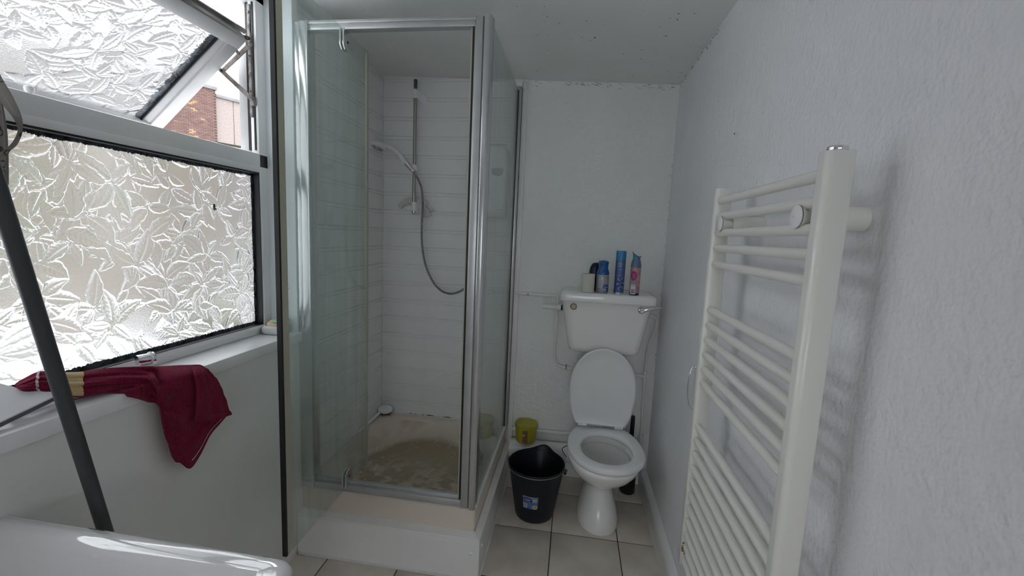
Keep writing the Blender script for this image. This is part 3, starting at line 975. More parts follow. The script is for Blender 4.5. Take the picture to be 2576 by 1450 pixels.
build('floor_sealant', m, MT['silicone'], parent=pl_, sharp=80)
for c, M_ in (((-0.362, PYF, 0.128), Matrix.Rotation(rad(90), 3, 'X')), ((PXR, 1.70, 0.135), Matrix.Rotation(rad(90), 3, 'Y'))):
    m = MB(); m.lathe([(0.008, 0), (0.0085, 0.003), (0.005, 0.006), (0.0, 0.007)], c=c, seg=16, M=M_.to_3x3(), cap=False)
    build('screw_cap', m, MT['white_plastic'], parent=pl_)

# tray: rim all round, basin sloping to a stained round floor
m, nt, out = new_mat('stained_shower_tray')
p_ = nt.nodes.new('ShaderNodeBsdfPrincipled'); p_.inputs['Roughness'].default_value = 0.45
tcn = nt.nodes.new('ShaderNodeTexCoord')
n1 = nt.nodes.new('ShaderNodeTexNoise'); n1.inputs['Scale'].default_value = 6; n1.inputs['Detail'].default_value = 7
n2 = nt.nodes.new('ShaderNodeTexNoise'); n2.inputs['Scale'].default_value = 22; n2.inputs['Detail'].default_value = 6
sp = nt.nodes.new('ShaderNodeSeparateXYZ')
nt.links.new(tcn.outputs['Object'], n1.inputs['Vector']); nt.links.new(tcn.outputs['Object'], n2.inputs['Vector']); nt.links.new(tcn.outputs['Object'], sp.inputs[0])
def mnode(op, a, b):
    q = nt.nodes.new('ShaderNodeMath'); q.operation = op
    for i, v in enumerate((a, b)):
        if hasattr(v, 'type'): nt.links.new(v, q.inputs[i])
        else: q.inputs[i].default_value = v
    return q.outputs[0]
dx = mnode('MULTIPLY', sp.outputs['X'], sp.outputs['X']); dy = mnode('MULTIPLY', sp.outputs['Y'], sp.outputs['Y'])
rr2 = mnode('SQRT', mnode('ADD', dx, dy), 0)
rr3 = mnode('ADD', rr2, mnode('MULTIPLY', mnode('SUBTRACT', n1.outputs['Fac'], 0.5), 0.10))
rmp = nt.nodes.new('ShaderNodeValToRGB')
rmp.color_ramp.elements[0].position = 0.0; rmp.color_ramp.elements[0].color = (0.40, 0.32, 0.23, 1)
rmp.color_ramp.elements[1].position = 1.0; rmp.color_ramp.elements[1].color = (0.74, 0.645, 0.56, 1)
e = rmp.color_ramp.elements.new(0.285); e.color = (0.34, 0.27, 0.17, 1)
e = rmp.color_ramp.elements.new(0.325); e.color = (0.60, 0.52, 0.44, 1)
e = rmp.color_ramp.elements.new(0.40); e.color = (0.71, 0.62, 0.54, 1)
nt.links.new(rr3, rmp.inputs[0])
mx = nt.nodes.new('ShaderNodeMix'); mx.data_type = 'RGBA'
nt.links.new(rmp.outputs[0], mx.inputs['A']); mx.inputs['B'].default_value = (0.60, 0.53, 0.44, 1)
mr = nt.nodes.new('ShaderNodeMapRange'); mr.inputs['From Min'].default_value = 0.46; mr.inputs['From Max'].default_value = 0.58; mr.inputs['To Max'].default_value = 0.85
nt.links.new(n2.outputs['Fac'], mr.inputs['Value'])
nearf = nt.nodes.new('ShaderNodeMapRange'); nearf.inputs['From Min'].default_value = 0.12; nearf.inputs['From Max'].default_value = -0.18
nt.links.new(sp.outputs['Y'], nearf.inputs['Value'])
nt.links.new(mnode('MULTIPLY', mnode('MULTIPLY', mr.outputs[0], nearf.outputs[0]), mnode('LESS_THAN', rr3, 0.33)), mx.inputs['Factor'])
mx2 = nt.nodes.new('ShaderNodeMix'); mx2.data_type = 'RGBA'
mr5 = nt.nodes.new('ShaderNodeMapRange'); mr5.inputs['From Min'].default_value = 0.48; mr5.inputs['From Max'].default_value = 0.68; mr5.inputs['To Max'].default_value = 0.75
nt.links.new(n1.outputs['Fac'], mr5.inputs['Value'])
inside = mnode('MULTIPLY', mnode('GREATER_THAN', rr3, 0.33), mnode('LESS_THAN', mnode('MAXIMUM', mnode('ABSOLUTE', sp.outputs['X'], 0), mnode('ABSOLUTE', sp.outputs['Y'], 0)), 0.395))
nt.links.new(mnode('MULTIPLY', mr5.outputs[0], inside), mx2.inputs['Factor'])
nt.links.new(mx.outputs['Result'], mx2.inputs['A']); mx2.inputs['B'].default_value = (0.50, 0.38, 0.26, 1)
# pale scratches worn through the stain
wv = nt.nodes.new('ShaderNodeTexVoronoi'); wv.feature = 'DISTANCE_TO_EDGE'; wv.inputs['Scale'].default_value = 7.0
nt.links.new(tcn.outputs['Object'], wv.inputs['Vector'])
mx3 = nt.nodes.new('ShaderNodeMix'); mx3.data_type = 'RGBA'
nt.links.new(mnode('MULTIPLY', mnode('MULTIPLY', mnode('LESS_THAN', wv.outputs['Distance'], 0.012), mnode('GREATER_THAN', n2.outputs['Fac'], 0.52)), 0.55), mx3.inputs['Factor'])
nt.links.new(mx2.outputs['Result'], mx3.inputs['A']); mx3.inputs['B'].default_value = (0.66, 0.60, 0.52, 1)
nt.links.new(mx3.outputs['Result'], p_.inputs['Base Color']); nt.links.new(p_.outputs[0], out.inputs[0])
MT['tray'] = m
TX0, TX1, TY0, TY1, TZ = -1.199, -0.360, 1.700, 2.563, 0.305
tcx, tcy = -0.775, 2.11
m = MB()
def sq(x0, x1, y0, y1, r, z): return ring_z(rrect(x0, x1, y0, y1, r, 8), z)
def blend(t, z):
    """ring between the rounded rectangle of the rim and the round floor"""
    a = rrect(TX0 + 0.055, TX1 - 0.055, TY0 + 0.055, TY1 - 0.055, 0.10, 8)
    o = []
    for x, y in a:
        th = math.atan2(y - tcy, x - tcx)
        ex, ey = tcx + 0.315 * math.cos(th), tcy + 0.33 * math.sin(th)
        o.append(Vector((x * (1 - t) + ex * t, y * (1 - t) + ey * t, z)))
    return o
m.loft([sq(TX0, TX1, TY0, TY1, 0.012, PZ - 0.03), sq(TX0, TX1, TY0, TY1, 0.012, TZ - 0.012), sq(TX0 + 0.004, TX1 - 0.004, TY0 + 0.004, TY1 - 0.004, 0.012, TZ - 0.003),
        sq(TX0 + 0.012, TX1 - 0.012, TY0 + 0.012, TY1 - 0.012, 0.02, TZ), sq(TX0 + 0.045, TX1 - 0.045, TY0 + 0.045, TY1 - 0.045, 0.09, TZ - 0.002),
        blend(0, TZ - 0.014), blend(0.25, TZ - 0.05), blend(0.7, TZ - 0.078), blend(0.95, TZ - 0.085), blend(1.0, TZ - 0.090),
        [Vector((tcx + 0.3 * (p.x - tcx), tcy + 0.3 * (p.y - tcy), TZ - 0.098)) for p in blend(1, 0)]])
tray = tag(build('shower_tray', m, MT['tray'], loc=(tcx, tcy, PZ), sharp=50), 'square beige shower tray with brown stained floor', 'shower tray')
m = MB()
m.tube([(TX0 + 0.01, 1.70, TZ - 0.001), (TX1 - 0.002, 1.70, TZ - 0.001)], 0.007, seg=8, flat=1.0)
m.tube([(TX1, 1.70, TZ + 0.008), (TX1, 2.545, TZ + 0.008)], 0.009, seg=8)
m.tube([(-1.19, 2.556, TZ - 0.004), (TX1, 2.556, TZ - 0.004)], 0.010, seg=8)
build('sealant', m, MT['silicone'], parent=tray, sharp=80)
m = MB()
for k in range(16):
    x = random.uniform(-1.0, -0.72); w = random.uniform(0.002, 0.009)
    m.box(x - w, x + w, 2.5535, 2.5555, TZ + 0.002 + random.uniform(-0.001, 0.006), TZ + 0.004 + random.uniform(0.002, 0.007))
tag(build('black_mould_specks', m, MT['dark'], parent=tray, smooth=False), kind='stuff')

# frame and glass
enc = thing('shower_enclosure', (-0.75, 1.70, TZ), 'silver framed glass shower enclosure with its pivot door swung open', 'shower enclosure')
m = MB()
m.box(-1.184, -1.150, 1.692, 1.735, TZ, 2.318)
wp = build('wall_channel', m, MT['alu'], parent=enc, bevel=0.003)
m = MB(); m.box(-1.152, -1.114, 1.684, 1.73, TZ, 2.318); m.box(-1.118, -1.110, 1.679, 1.735, TZ, 2.318)
build('wall_post', m, MT['alu'], parent=enc, bevel=0.003)
m = MB(); m.box(-1.112, -0.418, 1.688, 1.722, 2.282, 2.306); m.box(-1.112, -0.418, 1.684, 1.726, 2.304, 2.317)
build('top_rail', m, MT['alu_matt'], parent=enc, bevel=0.002)
m = MB(); m.box(-1.112, -0.424, 1.690, 1.720, TZ + 0.002, 0.340); m.box(-1.112, -0.424, 1.704, 1.722, 0.335, 0.354)
build('bottom_rail', m, MT['alu_matt'], parent=enc, bevel=0.003)
m = MB()
m.box(-0.424, -0.392, 1.688, 1.722, TZ + 0.002, 2.319)
cp = build('corner_post', m, MT['alu_matt'], parent=enc, bevel=0.002)
m = MB()
prof = [(-0.392, 1.692), (-0.384, 1.680), (-0.366, 1.680), (-0.358, 1.690), (-0.356, 1.730), (-0.392, 1.730)]
m.loft([[Vector((x, y, TZ + 0.001)) for x, y in prof], [Vector((x, y, 2.322)) for x, y in prof]])
build('corner_trim', m, MT['alu'], parent=cp, bevel=0.002)
m = MB(); m.box(-0.4330, -0.424, 1.692, 1.718, 0.345, 2.283); build('magnet_strip', m, MT['gasket'], parent=cp)
m = MB(); m.box(-0.441, -0.4335, 1.702, 1.710, 0.345, 2.283); build('edge_strip', m, MT['seal_yellow'], parent=cp)
m = MB(); m.box(-0.368, -0.362, 1.728, 2.505, TZ + 0.012, 2.311)
build('side_panel_glass', m, MT['side_glass'], parent=enc, bevel=0.0008, bseg=1)
m = MB(); m.box(-0.380, -0.352, 2.498, 2.512, TZ + 0.004, 2.335); m.box(-0.384, -0.349, 2.512, 2.560, TZ + 0.004, 2.335)
build('back_post', m, MT['alu_matt'], parent=enc, bevel=0.002)
m = MB(); m.box(-0.3705, -0.3595, 2.492, 2.4985, TZ + 0.012, 2.311); build('glazing_gasket', m, MT['gasket'], parent=enc)

# the door leaf, pivoted open at a right angle
d_in, d_out = Vector((-0.962, 1.893, 0)), Vector((-0.945, 1.266, 0))
dd = (d_out - d_in).normalized(); dn = Vector((-dd.y, dd.x, 0)); dn = dn if dn.x > 0 else -dn
DL = (d_out - d_in).length
MD = Matrix(((dd.x, dn.x, 0, d_in.x), (dd.y, dn.y, 0, d_in.y), (0, 0, 1, 0), (0, 0, 0, 1)))
m = MB(); m.box(0.0, DL - 0.004, -0.003, 0.003, 0.332, 2.281, MD)
door = build('glass_door', m, MT['shower_glass'], parent=enc, bevel=0.0008, bseg=1)
m = MB(); m.box(DL - 0.022, DL + 0.004, -0.006, 0.006, 0.34, 2.276, MD); m.box(DL - 0.034, DL - 0.0225, -0.0042, 0.0042, 0.34, 2.276, MD)
build('door_edge_seal', m, MT['seal_yellow'], parent=door, bevel=0.001, bseg=1)
m = MB(); m.box(DL + 0.0045, DL + 0.013, -0.008, 0.009, 0.338, 2.278, MD)
build('door_magnet', m, MT['gasket'], parent=door, bevel=0.001, bseg=1)
m = MB(); m.box(-0.006, 0.014, -0.0042, 0.0042, 0.336, 2.277, MD)
build('door_edge_seal', m, MT['seal_yellow'], parent=door, bevel=0.001, bseg=1)
for zz, sg in ((2.281, -1), (0.336, 1)):
    for side in (-1, 1):
        m = MB()
        poly = [(0.165, 0.0), (0.225, 0.0), (0.225, 0.060), (0.210, 0.078), (0.185, 0.078), (0.165, 0.060)]
        a = [MD @ Vector((x, side * 0.0032, zz + sg * z)) for x, z in poly]
        b = [MD @ Vector((x, side * 0.0100, zz + sg * z)) for x, z in poly]
        m.loft([a, b]); br = build('pivot_bracket', m, MT['chrome'], parent=door, bevel=0.0015, bseg=2)
        m = MB(); c = MD @ Vector((0.195, side * 0.0100, zz + sg * 0.045))
        m.tube([c - dn * 0.001 * side, c + dn * 0.0008 * side], 0.005, seg=12); build('pivot_screw', m, MT['dark'], parent=door)

# riser rail, handset, electric shower, brush, glove
rail = thing('riser_rail', (-0.972, 2.50, 1.60), 'steel shower riser rail with white brackets on the back wall', 'shower rail')
m = MB(); m.tube([(-0.972, 2.50, 1.605), (-0.972, 2.50, 2.368)], 0.0098, seg=18); build('rail_tube', m, MT['steel'], parent=rail)
m = MB(); m.lathe([(0.0104, 0), (0.0104, 0.045), (0.008, 0.049)], c=(-0.972, 2.50, 2.325), seg=18); build('end_cap', m, pm('brown_end_cap', (0.09, 0.08, 0.06), 0.4), parent=rail)
m = MB(); m.lathe([(0.010, -0.014), (0.0115, -0.012), (0.0115, 0.0)], c=(-0.972, 2.50, 1.616), seg=18); build('end_cap', m, MT['chrome'], parent=rail)
for zc, hh in ((2.292, 0.024), (1.645, 0.026)):
    m = MB()
    def outl(z, k):
        pts = []
        for j in range(13):
            q = rad(180 + 180 * j / 12); pts.append((-0.972 + 0.0135 * math.cos(q), 2.50 + 0.0135 * math.sin(q)))
        pts += [(-0.957 + 0.010 * k, 2.53), (-0.940 + 0.012 * k, 2.561), (-0.990, 2.561)]
        return [Vector((x, y, z - (0.02 * (y - 2.50) / 0.06 if y > 2.5 else 0))) for x, y in pts]
    m.loft([outl(zc - hh, 1), outl(zc - hh * 0.6, 1.3), outl(zc + hh * 0.6, 1.2), outl(zc + hh, 0.8)])
    build('rail_bracket', m, MT['white_plastic'], parent=rail, sharp=50)
m = MB(); m.lathe([(0.016, -0.022), (0.021, -0.018), (0.021, 0.018), (0.016, 0.022)], c=(-0.972, 2.497, 1.872), seg=20, M=Matrix.Rotation(rad(90), 3, 'X').to_3x3())
build('slider', m, MT['white_plastic'], parent=rail)

hs = thing('shower_handset', (-1.0, 2.44, 1.9), 'white handset shower head on the riser with its ribbed chrome hose', 'shower head')
pts = [(-1.185, 2.445, 1.993), (-1.13, 2.445, 1.990), (-1.085, 2.445, 1.972), (-1.045, 2.445, 1.938), (-1.015, 2.447, 1.902), (-0.995, 2.45, 1.884)]
cu_ = catmull(pts, 6)
R_ = [0.017, 0.015, 0.0115, 0.0115, 0.0145, 0.0150]
rr_ = [np.interp(i / 6, range(len(R_)), R_) for i in range(len(cu_))]
m = MB(); m.tube(cu_, [float(r) for r in rr_], seg=18)
build('handle', m, MT['white_plastic'], parent=hs, sharp=70)
hd = Matrix.Rotation(rad(-168), 4, 'X') @ Matrix.Rotation(rad(-14), 4, 'Y')
hm = Matrix.Rotation(rad(14), 3, 'Y') @ Matrix.Rotation(rad(-14), 3, 'X')
m = MB(); m.lathe([(0.012, 0.020), (0.034, 0.016), (0.046, 0.006), (0.048, -0.002), (0.045, -0.009), (0.041, -0.010)], c=(-1.178, 2.445, 1.984), seg=32, M=hm)
build('head_shell', m, MT['white_plastic'], parent=hs)
m = MB(); m.lathe([(0.040, -0.0095), (0.039, -0.0125), (0.001, -0.0125)], c=(-1.178, 2.445, 1.984), seg=28, M=hm, cap=False)
build('spray_plate', m, MT['white_plastic'], parent=hs)
m = MB()
for k in range(12):
    q = 2 * PI * k / 12
    for r1, r2, w in ((0.012, 0.036, 0.0028),):
        a = Vector((math.cos(q), math.sin(q), 0)); b = Vector((-math.sin(q), math.cos(q), 0))
        m.add([Vector((-1.178, 2.445, 1.984)) + hm @ (a * rr0 + b * ww + Vector((0, 0, -0.0132))) for rr0, ww in ((r1, -w * 0.5), (r2, -w), (r2, w), (r1, w * 0.5))], [(0, 1, 2, 3)])
tag(build('spray_nozzles', m, MT['grey_plastic'], parent=hs, smooth=False, solid=0.001), kind='stuff')
m = MB(); m.tube([(-1.003, 2.449, 1.892), (-0.990, 2.451, 1.878), (-0.962, 2.452, 1.848), (-0.958, 2.452, 1.843)], [0.0155, 0.0158, 0.0125, 0.011], seg=20)
build('connector', m, MT['chrome'], parent=hs)
hose = catmull([(-0.960, 2.452, 1.846), (-0.928, 2.45, 1.80), (-0.905, 2.45, 1.74), (-0.897, 2.45, 1.65), (-0.900, 2.45, 1.55), (-0.899, 2.45, 1.45), (-0.888, 2.45, 1.36), (-0.866, 2.45, 1.28), (-0.824, 2.45, 1.20), (-0.775, 2.45, 1.152), (-0.723, 2.45, 1.136), (-0.67, 2.45, 1.147), (-0.626, 2.455, 1.178), (-0.590, 2.465, 1.24), (-0.568, 2.48, 1.36), (-0.56, 2.49, 1.50), (-0.56, 2.492, 1.595)], 22)
# ribbed hose: alternate wide and narrow rings along the run
P_, Rr = [], []
acc = 0.0
for i, p in enumerate(hose):
    P_.append(p); Rr.append(0.0078 if i % 2 else 0.0060)
m = MB(); m.tube(P_, Rr, seg=10, cap=True)
hmat = pm('ribbed_chrome_hose', (0.42, 0.42, 0.43), 0.25, metal=1.0)
build('hose', m, hmat, parent=hs, sharp=20)

unit = thing('electric_shower', (-0.53, 2.56, 1.60), 'white electric shower unit on the back wall behind the side glass', 'shower unit')
m = MB()
x0, x1, z0, z1 = -0.652, -0.408, 1.602, 2.005
def ur(ins, y): return [Vector((x, y, z)) for x, z in rrect(x0 + ins, x1 - ins, z0 + ins, z1 - ins, 0.035, 6)]
m.loft([ur(0.0, 2.561), ur(0.0, 2.50), ur(0.006, 2.482), ur(0.02, 2.474), ur(0.06, 2.470)])
build('casing', m, MT['white_plastic'], parent=unit, sharp=50)
m = MB()
poly = [(0.034 * math.cos(q), 0.030 * math.sin(q)) for q in [rad(-170 + 160 * k / 16) for k in range(17)]]
poly = [(-0.033, 0.010)] + poly[:] + [(0.033, 0.010), (0.030, 0.014), (-0.030, 0.014)]
m.loft([[Vector((-0.462 + x, y, 1.862 + z)) for x, z in poly] for y in (2.476, 2.459)])
build('control_dial', m, pm('grey_dial', (0.20, 0.21, 0.21), 0.4), parent=unit, bevel=0.002)
m = MB(); m.box(-0.60, -0.42, 2.4745, 2.490, 2.006, 2.012); build('top_vent', m, pm('green_tinge_plastic', (0.36, 0.40, 0.33), 0.5), parent=unit)
m = MB(); m.box(-0.60, -0.425, 2.4725, 2.4745, 1.640, 1.643); build('lower_seam', m, MT['grey_plastic'], parent=unit)
m = MB(); m.tube([(-0.56, 2.492, 1.59), (-0.56, 2.492, 1.61)], 0.013, seg=14); build('hose_outlet', m, MT['chrome'], parent=unit)

# white glove hung behind the foot of the rail
gl_ = thing('rubber_glove', (-0.96, 2.54, 1.60), 'limp white rubber glove tucked behind the riser rail', 'glove')
glm = pm('white_latex', (0.68, 0.67, 0.64), 0.55, var=0.12, vscale=30, bump=0.002, bscale=60)
m = MB(); m.tube(catmull([(-1.078, 2.538, 1.640), (-1.05, 2.536, 1.668), (-1.01, 2.536, 1.682), (-0.975, 2.536, 1.684), (-0.93, 2.536, 1.672), (-0.905, 2.536, 1.655)], 5), [0.012] + [0.016] * 5 + [0.02] * 6 + [0.022] * 8 + [0.024] * 5 + [0.012], seg=12, flat=0.6)
build('cuff', m, glm, parent=gl_, sharp=80)
for pts in ([(-0.93, 2.535, 1.668), (-0.90, 2.534, 1.655), (-0.875, 2.534, 1.635), (-0.868, 2.535, 1.622)],
            [(-0.935, 2.531, 1.66), (-0.905, 2.530, 1.63), (-0.888, 2.530, 1.60), (-0.884, 2.531, 1.588)],
            [(-0.94, 2.528, 1.66), (-0.92, 2.527, 1.628), (-0.905, 2.527, 1.60), (-0.902, 2.528, 1.585)],
            [(-0.95, 2.525, 1.66), (-0.938, 2.524, 1.625), (-0.925, 2.524, 1.598), (-0.922, 2.525, 1.582)],
            [(-0.96, 2.527, 1.68), (-0.95, 2.525, 1.64), (-0.945, 2.525, 1.625)]):
    c = catmull(pts, 4)
    m = MB(); m.tube(c, [0.010] * (len(c) - 2) + [0.008, 0.003], seg=10, flat=0.7)
    build('finger', m, glm, parent=gl_, sharp=80)

br = thing('bath_brush', (-1.17, 2.53, TZ), 'white oval bath brush lying in the corner of the shower tray', 'brush')
m = MB()
Mb = Matrix.Translation((-1.148, 2.510, TZ + 0.034)) @ Matrix.Rotation(rad(12), 4, 'Z') @ Matrix.Rotation(rad(24), 4, 'X') @ Matrix.Scale(1.12, 4)
def oval(a, b, z): return [Mb @ Vector((a * math.cos(2 * PI * k / 28), b * math.sin(2 * PI * k / 28), z)) for k in range(28)]
m.loft([oval(0.038, 0.028, -0.004), oval(0.043, 0.032, 0.0), oval(0.043, 0.032, 0.008), oval(0.036, 0.026, 0.015), oval(0.015, 0.010, 0.017)])
build('brush_head', m, MT['white_plastic'], parent=br, sharp=60)
m = MB()
for k in range(90):
    a = random.uniform(0, 2 * PI); q = math.sqrt(random.random())
    c = Vector((0.037 * q * math.cos(a), 0.027 * q * math.sin(a), -0.004))
    m.tube([Mb @ c, Mb @ (c * 1.06 + Vector((0, 0, -0.020)))], 0.0015, seg=4)
tag(build('bristles', m, pm('brown_bristles', (0.20, 0.10, 0.075), 0.8), parent=br, smooth=False), kind='stuff')
m = MB(); m.tube(catmull([(-1.165, 2.47, TZ + 0.032), (-1.172, 2.43, TZ + 0.024), (-1.180, 2.37, TZ + 0.017), (-1.184, 2.30, TZ + 0.012), (-1.185, 2.24, TZ + 0.010)], 5), 0.0085, seg=10)
build('brush_handle', m, MT['white_plastic'], parent=br, sharp=70)

# ================================================================== TOILET
to = thing('toilet', (0.205, 2.2, 0.0), 'white ceramic toilet pan with seat down and lid raised', 'toilet')
TR = Matrix.Translation((0.205, 2.36, 0)) @ Matrix.Rotation(rad(2.5), 4, 'Z') @ Matrix.Translation((-0.205, -2.36, 0))
def egg(cx, yc, af, ab, hw, z, n=56, flat=None, p=2.15, M=TR):
    o = []
    for k in range(n):
        a = 2 * PI * k / n
        sx, sy = math.sin(a), -math.cos(a)
        x = hw * math.copysign(abs(sx) ** (2 / p), sx)
        y = (af if sy < 0 else ab) * math.copysign(abs(sy) ** (2 / p), sy)
        if flat is not None and yc + y > flat: y = flat - yc
        o.append(M @ Vector((cx + x, yc + y, z)))
    return o
CX = 0.203
m = MB()
m.loft([egg(CX, 2.215, .163, .19, .108, 0), egg(CX, 2.215, .166, .19, .110, .012), egg(CX, 2.215, .160, .19, .106, .04), egg(CX, 2.22, .140, .185, .094, .09), egg(CX, 2.222, .120, .182, .079, .14),
        egg(CX, 2.225, .110, .18, .069, .19), egg(CX, 2.225, .115, .18, .071, .222), egg(CX, 2.215, .140, .19, .092, .248), egg(CX, 2.195, .180, .20, .128, .282), egg(CX, 2.17, .212, .215, .158, .322),
        egg(CX, 2.15, .232, .225, .176, .362), egg(CX, 2.14, .240, .23, .184, .392), egg(CX, 2.14, .241, .23, .186, .404), egg(CX, 2.14, .236, .226, .182, .412), egg(CX, 2.14, .20, .20, .155, .414),
        egg(CX, 2.13, .178, .18, .138, .406), egg(CX, 2.13, .172, .175, .134, .378), egg(CX, 2.13, .176, .179, .138, .372), egg(CX, 2.13, .192, .192, .153, .368), egg(CX, 2.14, .180, .18, .140, .325), egg(CX, 2.16, .135, .13, .10, .27), egg(CX, 2.18, .09, .09, .065, .235), egg(CX, 2.19, .05, .05, .035, .22)])
build('pan', m, MT['ceramic'], parent=to, sharp=60)
m = MB(); m.loft([egg(CX, 2.175, .10, .10, .075, .2535), egg(CX, 2.175, .098, .098, .073, .2545)])
build('water', m, pm('toilet_water', (0.10, 0.10, 0.095), 0.04), parent=to)
# crease round the inside of the flushing rim
TS = Matrix.Translation((0.205, 2.36, 0)) @ Matrix.Rotation(rad(4.5), 4, 'Z') @ Matrix.Translation((-0.205, -2.36, 0))
def seat_ring(ins, z, d=0.0): return egg(0.203, 2.125, .236 - ins, .295 - ins, .193 - ins, z, n=96, flat=2.338 - ins * 0.4, p=2.1, M=TS)
def hole_ring(ins, z): return egg(0.203, 2.112, .158 - ins, .165 - ins, .127 - ins, z, n=96, p=2.15, M=TS)
m = MB()
m.loft([seat_ring(0.004, .418), seat_ring(0.0, .424), seat_ring(0.0, .436), seat_ring(0.004, .443), seat_ring(0.012, .4465), hole_ring(-0.012, .4455), hole_ring(-0.004, .442), hole_ring(0.0, .434), hole_ring(-0.002, .422), hole_ring(-0.006, .418)], loop=True)
build('seat', m, MT['seat'], parent=to, sharp=60)
m = MB()
def lid_outline(ins):
    pts = []
    zc, n = 0.665, 60
    for k in range(n + 1):
        a = rad(-128 + 76 * 0) if False else None
        t = -math.pi * 0.5 + 2 * math.pi * k / n
    out = []
    top, bot, hw = 0.905, 0.457, 0.181
    for k in range(61):
        q = k / 60 * 2 * PI
        sx, sz = math.sin(q), math.cos(q)
        x = hw * math.copysign(abs(sx) ** (2 / 2.1), sx)
        z = zc + (top - zc if sz > 0 else 0.31) * math.copysign(abs(sz) ** (2 / 2.1), sz)
        z = max(z, bot)
        out.append((x, z))
    out = out[:-1]
    sc = 1 - ins / 0.18
    return [(x * sc, zc + (z - zc) * (1 - ins / 0.2)) for x, z in out]
def lidr(ins, y): return [Vector((0.2025 + x, y - 0.03 * (z - 0.475), z)) for x, z in lid_outline(ins)]
m.loft([lidr(0.004, 2.352), lidr(0.0, 2.349), lidr(0.0, 2.340), lidr(0.003, 2.336), lidr(0.008, 2.3345), lidr(0.011, 2.337), lidr(0.05, 2.337), lidr(0.12, 2.337)])
build('lid', m, MT['seat'], parent=to, sharp=50)
for x in (0.105, 0.305):
    m = MB()
    m.tube([(x - 0.022, 2.343, .455), (x - 0.006, 2.343, .455)], 0.010, seg=14)
    m.tube([(x - 0.004, 2.343, .455), (x + 0.008, 2.343, .455)], 0.012, seg=14)
    m.tube([(x + 0.010, 2.343, .455), (x + 0.024, 2.343, .455)], 0.010, seg=14)
    m.box(x - 0.004, x + 0.008, 2.335, 2.351, 0.43, 0.455)
    build('hinge', m, MT['seat'], parent=to)
m = MB(); m.tube(catmull([(0.20, 2.46, 0.856), (0.20, 2.46, 0.62), (0.20, 2.455, 0.46), (0.20, 2.42, 0.385), (0.20, 2.36, 0.375)], 5), 0.027, seg=16)
build('flush_pipe', m, MT['white_plastic'], parent=to)
m = MB(); m.tube(catmull([(0.20, 2.34, 0.16), (0.19, 2.42, 0.19), (0.12, 2.49, 0.195)], 5), 0.05, seg=18)
build('outlet', m, MT['ceramic'], parent=to)

ci = thing('toilet_cistern', (0.195, 2.46, 0.86), 'white ceramic cistern on the back wall above the raised toilet lid', 'cistern')
def trect(ix, iy, z, r=0.045): return ring_z(rrect(-0.047 + ix, 0.440 - ix, 2.348 + iy, 2.560, r, 7), z)
m = MB()
m.loft([trect(.090, .060, .859), trect(.068, .040, .861), trect(.052, .026, .870), trect(.046, .020, .890), trect(.038, .016, .93), trect(.018, .007, 1.05), trect(0.002, 0.001, 1.15), trect(0.0, 0.0, 1.166)])
build('tank', m, MT['ceramic'], parent=ci, sharp=60)
def lrect(i, z): return ring_z(rrect(-0.060 + i, 0.454 - i, 2.312 + i, 2.562, 0.035, 7), z)
m = MB()
m.loft([lrect(.006, 1.156), lrect(.001, 1.158), lrect(0, 1.164), lrect(0, 1.192), lrect(.004, 1.201), lrect(.012, 1.206), lrect(.03, 1.2075), lrect(.09, 1.208)])
build('tank_lid', m, MT['ceramic'], parent=ci, sharp=60)
m = MB(); m.lathe([(0.014, 0), (0.0155, 0.003), (0.0155, 0.005), (0.012, 0.008)], c=(0.016, 2.350, 1.124), seg=24, M=Matrix.Rotation(rad(90), 3, 'X').to_3x3())
bt_ = build('overflow_plug', m, pm('cream_plug', (0.52, 0.44, 0.31), 0.4), parent=ci)
m = MB(); m.lathe([(0.0155, 0.0), (0.018, 0.002), (0.018, 0.004), (0.0158, 0.006)], c=(0.016, 2.349, 1.124), seg=24, M=Matrix.Rotation(rad(90), 3, 'X').to_3x3(), cap=False)
build('plug_ring', m, pm('brown_ring', (0.22, 0.17, 0.10), 0.5), parent=ci)
m = MB(); m.lathe([(0.013, -0.002), (0.018, 0.004), (0.018, 0.012), (0.014, 0.020), (0.006, 0.024)], c=(0.374, 2.349, 1.128), seg=24, M=Matrix.Rotation(rad(90), 3, 'X').to_3x3())
lv = build('flush_lever', m, MT['chrome'], parent=ci)
m = MB(); m.tube(catmull([(0.374, 2.328, 1.124), (0.395, 2.322, 1.134), (0.43, 2.320, 1.144), (0.463, 2.322, 1.149), (0.478, 2.324, 1.150)], 4), [0.0150 - 0.00075 * k for k in range(15)] + [0.003, 0.002], seg=14, flat=0.55)
build('lever_arm', m, MT['chrome'], parent=lv)

# ================================================================== PIPES
def fitting(mb, a, b, r): mb.tube([a, b], r, seg=14)
wp_ = thing('water_pipe', (-0.2, 2.55, 1.15), 'white painted pipe dropping beside the cistern from the shower wall', 'pipe')
m = MB(); m.tube([(-0.335, 2.548, 1.150), (-0.115, 2.545, 1.150)] + catmull([(-0.10, 2.545, 1.150), (-0.087, 2.545, 1.146), (-0.081, 2.545, 1.132)], 4) + [(-0.080, 2.545, 1.10), (-0.081, 2.545, 0.83)] + catmull([(-0.081, 2.545, 0.80), (-0.076, 2.545, 0.76), (-0.058, 2.545, 0.728), (-0.025, 2.545, 0.714), (0.0, 2.545, 0.712)], 5) + [(0.09, 2.545, 0.712)], 0.0085, seg=14)
build('pipe_run', m, MT['pipe'], parent=wp_, sharp=80)
m = MB(); fitting(m, (-0.282, 2.546, 1.150), (-0.262, 2.546, 1.150), 0.0115); fitting(m, (-0.255, 2.546, 1.150), (-0.235, 2.546, 1.150), 0.0115); fitting(m, (-0.262, 2.546, 1.150), (-0.255, 2.546, 1.150), 0.010)
iv = build('isolating_valve', m, MT['pipe'], parent=wp_)
